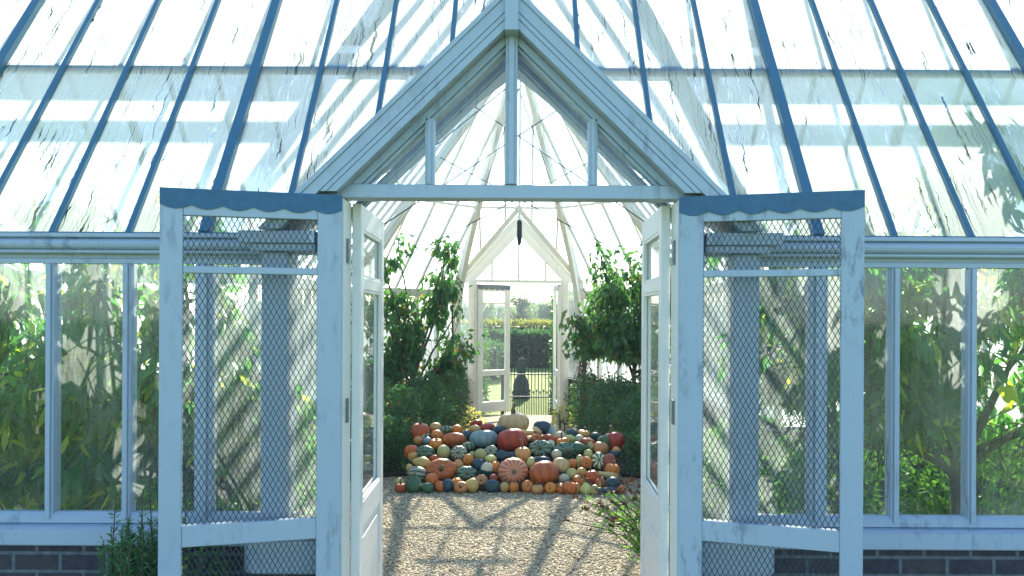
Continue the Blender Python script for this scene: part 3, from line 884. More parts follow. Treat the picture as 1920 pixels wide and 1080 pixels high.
def tree_fan(name, label, base, ax, half, ztop, zlow, nbr, nleaf, L, W, mat, seed, thick=.2, keep=-.1, detail=1, droop=.5, group=None, lean=0, fruit=0, kind='fruit tree', hang_down=.8, gs=2.6, trunk_h=None):
    """wall-trained tree: trunk, fanned branches, leaves along the twigs"""
    rg = random.Random(seed)
    ax = Vector((ax[0], ax[1], 0)).normalized(); nr = Vector((-ax.y, ax.x, 0))
    b = Vector((base[0], base[1], 0)); t = thing(name, label, kind, b, group)
    bm = BM(); th = trunk_h or zlow*.7+.15
    tube(bm, [b, b+Vector((0, 0, th*.5))+ax*.02, b+Vector((0, 0, th))+ax*lean], [.035, .03, .026], 8)
    obj('trunk', bm, M['bark'], t, smooth=True)
    bm = BM(); pts, dirs = [], []
    for i in range(nbr):
        a = math.pi*(.06+.88*i/(nbr-1)) + rg.uniform(-.08, .08)
        ca, sa = math.cos(a), math.sin(a)
        ln = min(half/max(abs(ca), .05), (ztop-th)/max(sa, .05))*rg.uniform(.85, 1.05)
        p = b+Vector((0, 0, th*rg.uniform(.75, 1)))+ax*lean; path = [p.copy()]; m = 7
        bend = rg.uniform(-.25, .25)
        for j in range(1, m+1):
            aa = a+bend*j/m+rg.uniform(-.12, .12)
            p = p+(ax*math.cos(aa)+Vector((0, 0, 1))*math.sin(aa))*ln/m+nr*rg.uniform(-.03, .03)
            path.append(p.copy())
        tube(bm, path, [.017*(1-.75*j/m)+.003 for j in range(m+1)], 6)
        for j in range(2, m+1):
            for q in range(3):
                s = rg.uniform(0, 1); o = path[j-1].lerp(path[j], s)
                dv = ax*rg.uniform(-1, 1)+Vector((0, 0, rg.uniform(-.9, .9)))+nr*rg.uniform(-.9, .9)*thick*3
                dv.normalize(); l2 = rg.uniform(.12, .34); e = o+dv*l2
                tube(bm, [o, o.lerp(e, .5)+Vector((0, 0, .02)), e], [.005, .004, .002], 4)
                for r_ in range(7):
                    pts.append(o.lerp(e, rg.uniform(.15, 1))); dirs.append(dv)
    obj('branches', bm, M['bark'], t, smooth=True)
    P_, D_ = [], []
    tries = 0
    while len(P_) < nleaf and tries < nleaf*12:
        tries += 1
        i = rg.randrange(len(pts))
        q = pts[i]+Vector((rg.gauss(0, .05), rg.gauss(0, .05), rg.gauss(0, .06)))+nr*rg.uniform(-thick, thick)*.6
        if q.z < zlow or q.z > ztop+.15: continue
        if mnoise.noise((q+Vector((seed*7.1, 0, 0)))*gs) < keep + rg.uniform(-.12, .12): continue
        d = dirs[i]*.5+Vector((rg.gauss(0, .5), rg.gauss(0, .5), rg.gauss(-hang_down, .45)))
        P_.append(q); D_.append(d)
    leaf_mesh('crown', P_, D_, L, W, mat, t, seed, detail, droop*.3)
    for k in range(fruit):
        q = pts[rg.randrange(len(pts))]-Vector((0, .1, .05))
        bm = BM(); bmesh.ops.create_icosphere(bm, subdivisions=2, radius=.026, matrix=Matrix.Translation(q)); obj('fruit', bm, M['fruit'], t, smooth=True)
    return t

G1 = 'peach trees trained behind the front windows'
for (nm, x, y, ha, zt, zl, nl, keep, sd, lab, fr) in (
    ('peach_tree', -1.98, 4.62, .55, 2.32, .62, 3500, -.06, 1, 'yellow-green peach tree behind the left windows, next to the left screen door', 2),
    ('peach_tree', -2.55, 4.80, .70, 2.32, .55, 4300, -.10, 2, 'yellow-green peach tree with red fruit behind the windows at the left edge', 4),
    ('peach_tree', -3.75, 4.8, .75, 2.2, .55, 2200, -.08, 3, 'peach tree beyond the left edge windows', 0),
    ('peach_tree', 2.02, 4.95, .55, 2.35, 1.10, 2300, .02, 4, 'dark leafy peach tree behind the right windows, next to the right screen door', 0),
    ('peach_tree', 2.62, 4.75, .72, 2.75, .95, 3300, -.06, 5, 'dense peach tree pressing into the roof glass at the right edge', 3),
    ('peach_tree', 3.9, 4.8, .75, 2.6, .8, 2200, -.1, 6, 'peach tree beyond the right edge windows', 0)):
    tree_fan(nm, lab, (x, y), (1, .06), ha, zt, zl, 12, int(nl*1.5), .130, .050, M['peach'], sd, .26, keep, 1, group=G1, fruit=fr)

G2 = 'climbers trained beside the far door'
tree_fan('climber', 'thin leafy climber with bare stems on the left of the far door', (-1.45, 11.05), (.72, .70), .95, 2.62, .75, 13, 3600, .115, .055, M['fig'], 21, .22, -.02, 0, group=G2, kind='climber', gs=2.2)
tree_fan('climber', 'leafy climber growing up the white post left of the far door', (-.98, 11.75), (.3, -.95), .25, 2.3, .6, 7, 900, .10, .05, M['fig'], 22, .16, -.15, 0, group=G2, kind='climber', lean=.0)
tree_fan('climber', 'dense dark climber massed on the right of the far door', (1.55, 10.6), (-.66, .75), 1.05, 2.55, 1.05, 13, 4200, .125, .055, M['fig'], 23, .30, -.20, 0, group=G2, kind='climber', gs=2.0, trunk_h=1.0)
tree_fan('climber', 'short leafy climber hanging by the right jamb of the far door', (.98, 11.75), (.3, .95), .22, 2.2, 1.0, 6, 420, .11, .055, M['fig'], 24, .14, .05, 0, group=G2, kind='climber', trunk_h=.9)

def shrub(name, label, c, r, h, n, L, W, mat, seed, group=None, kind='shrub', z0=0, heads=0, droop=.1, stems=14, rough=.35, upb=.4):
    rg = random.Random(seed); c = Vector((c[0], c[1], z0)); t = thing(name, label, kind, c, group)
    P_, D_ = [], []
    while len(P_) < n:
        a = rg.uniform(0, 6.283); u = rg.uniform(0, 1)**.5; zz = rg.uniform(0.02, 1)
        d = Vector((math.cos(a), math.sin(a), 0))
        prof = math.sqrt(max(0, 1-(max(0, zz-.35)/.65)**2.2))
        bmp = 1+rough*mnoise.noise(Vector((math.cos(a)*1.5, math.sin(a)*1.5, zz*2.2+seed)))
        q = c+Vector((d.x*r[0], d.y*r[1], 0))*u*prof*bmp+Vector((0, 0, zz*h*(1+rough*.5*mnoise.noise(Vector((d.x*u*2, d.y*u*2, seed*1.7))))))
        P_.append(q); D_.append(d*u*.8+Vector((rg.gauss(0, .4), rg.gauss(0, .4), rg.gauss(upb, .5))))
    bm = BM()
    for k in range(stems):
        a = rg.uniform(0, 6.283); u = rg.uniform(.2, .8)
        e = c+Vector((math.cos(a)*r[0]*u, math.sin(a)*r[1]*u, h*rg.uniform(.6, .95)))
        tube(bm, [c+Vector((math.cos(a)*r[0]*u*.4, math.sin(a)*r[1]*u*.4, 0)), c.lerp(e, .5)+Vector((0, 0, h*.1)), e], [.007, .005, .002], 4)
    obj('stems', bm, M['bark'], t)
    leaf_mesh('foliage', P_, D_, L, W, mat, t, seed, 0, droop)
    if heads:
        P2, D2 = [], []
        for k in range(heads):
            a = rg.uniform(0, 6.283); u = rg.uniform(.1, .95)
            s = c+Vector((math.cos(a)*r[0]*u, math.sin(a)*r[1]*u, h*.75)); e = s+Vector((rg.uniform(-.08, .08), rg.uniform(-.08, .08), h*rg.uniform(.2, .55)))
            obj('flower_stem', tube(BM(), [s, s.lerp(e, .6)+Vector((.01, 0, 0)), e], [.003, .0025, .002], 4), M['bark'], t)
            P2.append([e]*7); D2.append([Vector((rg.gauss(0, .6), rg.gauss(0, .6), rg.uniform(0, .8))) for j in range(7)])
        for k, (a, b) in enumerate(zip(P2, D2)): leaf_mesh('flower_head', a, b, .03, .016, M['dry'], t, seed+k, 0, 0)
    return t

# planted beds left and right of the path
for s, lab in ((-1, 'left'), (1, 'right')):
    xa = [(s*.62, 12.1), (s*1.0, 9.1), (s*1.05, 7.9), (s*2.2, 7.4), (s*2.2, 10.85), (s*.95, 12.15)]
    if s < 0: xa = xa[::-1]
    bm = BM(); prism(bm, [(x, y, -.02) for x, y in xa], (0, 0, .05))
    tag(obj('planting_bed', bm, M['soil']), f'dark soil bed on the {lab} of the far path, under the shrubs', 'flower bed')
GB = 'low shrubs in the greenhouse beds'
bed = [(-1.35, 8.9, .42, .45, .74, 'dark shrub at the front of the left bed, nearest the pumpkins', 3),
       (-1.30, 8.15, .34, .34, .50, 'low dark shrub at the left front corner of the left bed', 2),
       (1.45, 7.95, .34, .34, .50, 'low dark shrub at the front corner of the right bed', 2),
       (-1.75, 9.6, .45, .5, .82, 'dark shrub behind the left inner door at the bed edge', 0),
       (-1.15, 9.9, .40, .5, .80, 'dark shrub in the middle of the left bed', 4),
       (-.95, 10.9, .30, .5, .72, 'shrub at the back of the left bed beside the far door', 6),
       (-1.75, 10.5, .40, .4, .85, 'shrub under the thin climber in the left back corner', 0),
       (1.40, 8.7, .42, .45, .70, 'dark shrub at the front of the right bed, nearest the pumpkins', 3),
       (1.20, 9.7, .42, .5, .80, 'dark shrub with dried red flowers in the middle of the right bed', 14),
       (1.75, 9.5, .42, .5, .84, 'dark shrub with dried red flowers beside the right inner door', 14),
       (.98, 10.8, .32, .5, .74, 'shrub at the back of the right bed beside the far door', 8),
       (1.75, 10.4, .40, .4, .85, 'shrub under the dense climber in the right back corner', 8)]
for i, (x, y, a, b_, h, lab, hd) in enumerate(bed):
    shrub('shrub', lab, (x, y), (a, b_), h, 2300, .05, .024, M['shrub'], 40+i, GB, heads=hd, z0=.03)
shrub('pale_plant', 'small pale straw-coloured plant in the sun right of the top pumpkin', (.58, 10.4), (.16, .2), .42, 260, .05, .022, M['pale'], 61, heads=0, stems=8)
shrub('pale_plant', 'small pale brown plant in the sun left of the top pumpkin', (-.62, 10.5), (.2, .2), .36, 240, .05, .022, M['pale'], 62, heads=4, stems=8)
shrub('herb_plant', 'little green herb at the foot of the right bed beside the gravel', (1.30, 6.7), (.12, .16), .34, 240, .05, .016, M['herb'], 63, heads=7, stems=10)
# low plants along the back of the wings
GW = 'low plants along the back wall of the wings'
for i, (x, lab) in enumerate(((-1.95, 'low green plants seen through the windows left of the left screen door'), (-2.75, 'low green plants at the foot of the left edge windows'), (-3.6, 'low green plants beyond the left edge'),
                              (1.8, 'low green plants seen under the branch right of the right screen door'), (2.6, 'low green plants at the foot of the windows near the right edge'), (3.5, 'low green plants beyond the right edge'))):
    shrub('low_plant', lab, (x, 6.2), (.5, .4), .78, 1500, .09, .035, M['herb'], 70+i, GW, upb=.6)

# flowering plant inside the right door, dried heads
def dry_plant(label, c, seed, n=34, h=.62, spread=.42, lean=-.28):
    rg = random.Random(seed); c = Vector(c); t = thing('flowering_plant', label, 'plant', c)
    bm = BM(); P1, D1, P2, D2 = [], [], [], []
    for k in range(n):
        a = rg.uniform(0, 6.283); u = rg.uniform(.1, 1)
        e = c+Vector((math.cos(a)*spread*u+lean*rg.uniform(.1, 1.1), math.sin(a)*spread*.8*u, h*rg.uniform(.5, 1.05)))
        s = c+Vector((math.cos(a)*.08, math.sin(a)*.08, 0)); m = s.lerp(e, .5)+Vector((0, 0, .10))
        tube(bm, [s, m, e], [.0035, .003, .002], 5)
        P2.append([e]*11); D2.append([Vector((rg.gauss(0, .75), rg.gauss(0, .75), rg.uniform(-.1, .9))) for j in range(11)])
        for j in range(34):
            f = rg.uniform(.05, .72); q = s.lerp(m, f*2) if f < .5 else m.lerp(e, f*2-1)
            P1.append(q+Vector((rg.gauss(0, .02), rg.gauss(0, .02), rg.gauss(0, .02)))); D1.append(Vector((rg.gauss(0, .8), rg.gauss(0, .8), rg.gauss(.3, .5))))
    obj('stems', bm, M['bark'], t)
    leaf_mesh('foliage', P1, D1, .055, .012, M['herb'], t, seed, 0, .1)
    for k, (a, b) in enumerate(zip(P2, D2)): leaf_mesh('flower_head', a, b, .034, .013, M['dry'], t, seed+k, 0, 0)
dry_plant('feathery green plant with dried dark red flower heads spilling over the gravel', (.98, 5.0, 0), 81, 52, .56, .40, -.34)

# rosemary against the brick base outside, left
def rosemary(label, c, seed, n=40, h=.72, sp=.26):
    rg = random.Random(seed); c = Vector(c); t = thing('rosemary_bush', label, 'shrub', c)
    bm = BM(); P1, D1 = [], []
    for k in range(n):
        a = rg.uniform(0, 6.283); u = rg.uniform(.1, 1)
        hh = h*rg.uniform(.45, .76) if k > 4 else h*rg.uniform(.85, .98)
        e = c+Vector((math.cos(a)*sp*u, math.sin(a)*sp*.7*u, hh)); s = c+Vector((math.cos(a)*.05, math.sin(a)*.05, 0))
        m = s.lerp(e, .5)+Vector((math.cos(a)*.05, math.sin(a)*.05, .02))
        tube(bm, [s, m, e], [.005, .004, .002], 5)
        for j in range(110):
            f = rg.uniform(.12, 1)
            q = s.lerp(m, f*2) if f < .5 else m.lerp(e, f*2-1)
            ax = (e-m).normalized(); d = Vector((rg.gauss(0, 1), rg.gauss(0, 1), rg.gauss(0, .5))); d.normalize()
            P1.append(q); D1.append(d+ax*.7)
    obj('stems', bm, M['bark'], t)
    leaf_mesh('foliage', P1, D1, .034, .0075, M['rosemary'], t, seed, 0, 0)
rosemary('upright green rosemary bush against the brick base by the left screen door', (-1.60, 3.50, 0), 91, 110, .92, .19)
shrub('creeper', 'small trailing creeper on the bricks behind the lower left mesh', (-1.42, 3.74), (.13, .05), .55, 260, .03, .02, M['herb'], 93, stems=8)

# two thin canes leaning inside the left wing
tag(obj('cane', tube(BM(), [(-1.05, 4.3, .55), (-1.52, 4.5, 1.45)], .008, 6), M['cane']), 'thin dark cane leaning inside the left wing, the upper of two', 'cane', 'canes leaning inside the left wing')
tag(obj('cane', tube(BM(), [(-1.12, 4.35, .5), (-1.56, 4.5, 1.22)], .009, 6), M['cane']), 'thin dark cane leaning inside the left wing, the lower of two', 'cane', 'canes leaning inside the left wing')

# ================================================================== PUMPKINS
def squash_mat(name, c1, c2, ribs=10, mode='rib', rough=.42, spots=None):
    """rind: colour varies from rib to groove; object coordinates, z = stem axis"""
    m, ns, ls = new_mat(name); b = ns['Principled BSDF']; p = obj_co(ns)
    sep = ns.new('ShaderNodeSeparateXYZ'); ls.new(p, sep.inputs[0])
    ang = math_n(ns, ls, 'ARCTAN2', sep.outputs[1], sep.outputs[0])
    wv = math_n(ns, ls, 'COSINE', math_n(ns, ls, 'MULTIPLY', ang, float(ribs)))
    oi = ns.new('ShaderNodeObjectInfo')
    n = noise_n(ns, ls, p, 26, 5, .65)
    if mode == 'stripe':
        f = ramp(ns, ls, math_n(ns, ls, 'ADD', wv, math_n(ns, ls, 'MULTIPLY', math_n(ns, ls, 'SUBTRACT', n, .5), 1.6)), [(.05, (0, 0, 0)), (.35, (1, 1, 1))])
    elif mode == 'half':
        f = ramp(ns, ls, math_n(ns, ls, 'ADD', math_n(ns, ls, 'MULTIPLY', sep.outputs[2], 9.0), math_n(ns, ls, 'MULTIPLY', n, .4)), [(.25, (0, 0, 0)), (.32, (1, 1, 1))])
    else:
        f = math_n(ns, ls, 'ADD', math_n(ns, ls, 'MULTIPLY', wv, .22), math_n(ns, ls, 'MULTIPLY', n, .7), True)
    c = mixc(ns, ls, f, c2, c1)
    hsv = ns.new('ShaderNodeHueSaturation'); ls.new(c, hsv.inputs['Color'])
    ls.new(math_n(ns, ls, 'ADD', math_n(ns, ls, 'MULTIPLY', oi.outputs['Random'], .03), .485), hsv.inputs['Hue'])
    ls.new(math_n(ns, ls, 'ADD', math_n(ns, ls, 'MULTIPLY', oi.outputs['Random'], .35), 1.0), hsv.inputs['Value'])
    n2 = noise_n(ns, ls, p, 75, 3, .7)
    sp = ramp(ns, ls, n2, [(.66, (0, 0, 0)), (.72, (1, 1, 1))])
    cc = mixc(ns, ls, math_n(ns, ls, 'MULTIPLY', sp, .28), hsv.outputs[0], spots or (.30, .24, .14))
    ls.new(cc, b.inputs['Base Color']); b.inputs['Roughness'].default_value = rough
    ls.new(bump(ns, ls, n2, .12, .004), b.inputs['Normal'])
    return m
SQ = {'O': squash_mat('orange_rind', (.62, .19, .04), (.46, .11, .02)),
      'R': squash_mat('red_orange_rind', (.48, .10, .035), (.30, .05, .02)),
      'M': squash_mat('maroon_rind', (.34, .06, .04), (.20, .035, .025)),
      'F': squash_mat('ribbed_red_rind', (.46, .12, .06), (.60, .30, .16), 16, 'stripe'),
      'P': squash_mat('peach_rind', (.60, .30, .12), (.45, .19, .06)),
      'C': squash_mat('cream_rind', (.60, .42, .22), (.45, .30, .14)),
      'Y': squash_mat('yellow_rind', (.58, .42, .15), (.46, .30, .09)),
      'L': squash_mat('lime_cream_rind', (.50, .47, .20), (.38, .36, .12)),
      'W': squash_mat('ivory_rind', (.60, .57, .42), (.46, .43, .28)),
      'B': squash_mat('pale_blue_rind', (.24, .33, .34), (.15, .23, .25)),
      'T': squash_mat('teal_black_rind', (.025, .075, .10), (.015, .045, .065)),
      'G': squash_mat('green_rind', (.055, .14, .06), (.03, .08, .04)),
      'D': squash_mat('dark_green_striped_rind', (.025, .075, .055), (.13, .20, .13), 10, 'stripe'),
      'S': squash_mat('grey_green_striped_rind', (.055, .10, .075), (.36, .36, .26), 10, 'stripe'),
      'V': squash_mat('white_green_striped_rind', (.60, .55, .38), (.08, .13, .06), 8, 'stripe'),
      'H': squash_mat('half_white_rind', (.55, .52, .38), (.02, .08, .085), 8, 'half')}

def squash_bm(rx, ry, rz, shape, ribs, seed):
    """rx ry rz half sizes along its own axes (z = stem axis)"""
    bm = BM(); NS, NR = 40 if max(rx, rz) > .1 else 30, 14
    dep = {'round': .06, 'flat': .10, 'smooth': .02, 'pear': .015, 'long': .012, 'turban': .06}[shape]
    rg = random.Random(seed); ph = [rg.uniform(-.4, .4) for _ in range(3)]
    rings = []
    for i in range(NR+1):
        th = math.pi*i/NR; st, ct = math.sin(th), math.cos(th)
        ring = []
        for k in range(NS):
            a = 2*math.pi*k/NS
            rr = 1 - dep*(.5+.5*math.cos(a*ribs+math.pi))*st**.6
            rr *= 1+.03*math.sin(a+ph[0])+.025*math.sin(2*a+ph[1]*4)
            e = .85 if shape in ('flat', 'round') else 1
            x, y, z = math.copysign(abs(st)**e, st)*rr, math.copysign(abs(st)**e, st)*rr, ct
            if shape in ('flat', 'round'):      # dimples at both ends
                z -= math.copysign(.22 if shape == 'flat' else .14, ct)*math.exp(-(st/.42)**2)
            elif shape == 'pear':
                t = (ct+1)/2; f = 1-.62*max(0, (t-.42)/.58)**1.1; x *= f; y *= f
            elif shape == 'long':
                t = (ct+1)/2; f = 1-.45*math.sin(math.pi*min(1, max(0, (t-.3)/.7)))*(t > .3); x *= f; y *= f
            elif shape == 'turban':
                f = 1-.42*(ct > .28); x *= f; y *= f
            ring.append(bm.verts.new((x*math.cos(a)*rx, y*math.sin(a)*ry, z*rz)))
        rings.append(ring)
    for a, b in zip(rings, rings[1:]):
        for k in range(NS): bm.faces.new((a[k], a[(k+1) % NS], b[(k+1) % NS], b[k]))
    bmesh.ops.remove_doubles(bm, verts=bm.verts, dist=1e-5)
    return bm

# support hidden under the heap
YP0, PSLOPE = 7.15, .37
bm = BM()
steps = 5
for k in range(steps):
    y0 = 7.22+k*.21; box(bm, -.92+.02*k, .86-.02*k, y0, 8.35, (.0 if k == 0 else .0+.065*k+.0005), .065*(k+1))
tag(obj('display_stand', bm, M['soil']), 'low dark stepped stand under the heap of pumpkins', 'stand')

def pile(px_, py_, rpx, k=.7):
    K = (py_-590)/1500; Y = 7.5
    for _ in range(6):
        r = rpx*Y/1500; Y = (1.6+PSLOPE*YP0-k*r)/(K+PSLOPE)
    r = rpx*Y/1500
    p = px(px_, py_, Y)
    if p.z < r*.95: p.z = r*.95
    return p, Y/1500

GP = 'pumpkins and squashes heaped in the display'
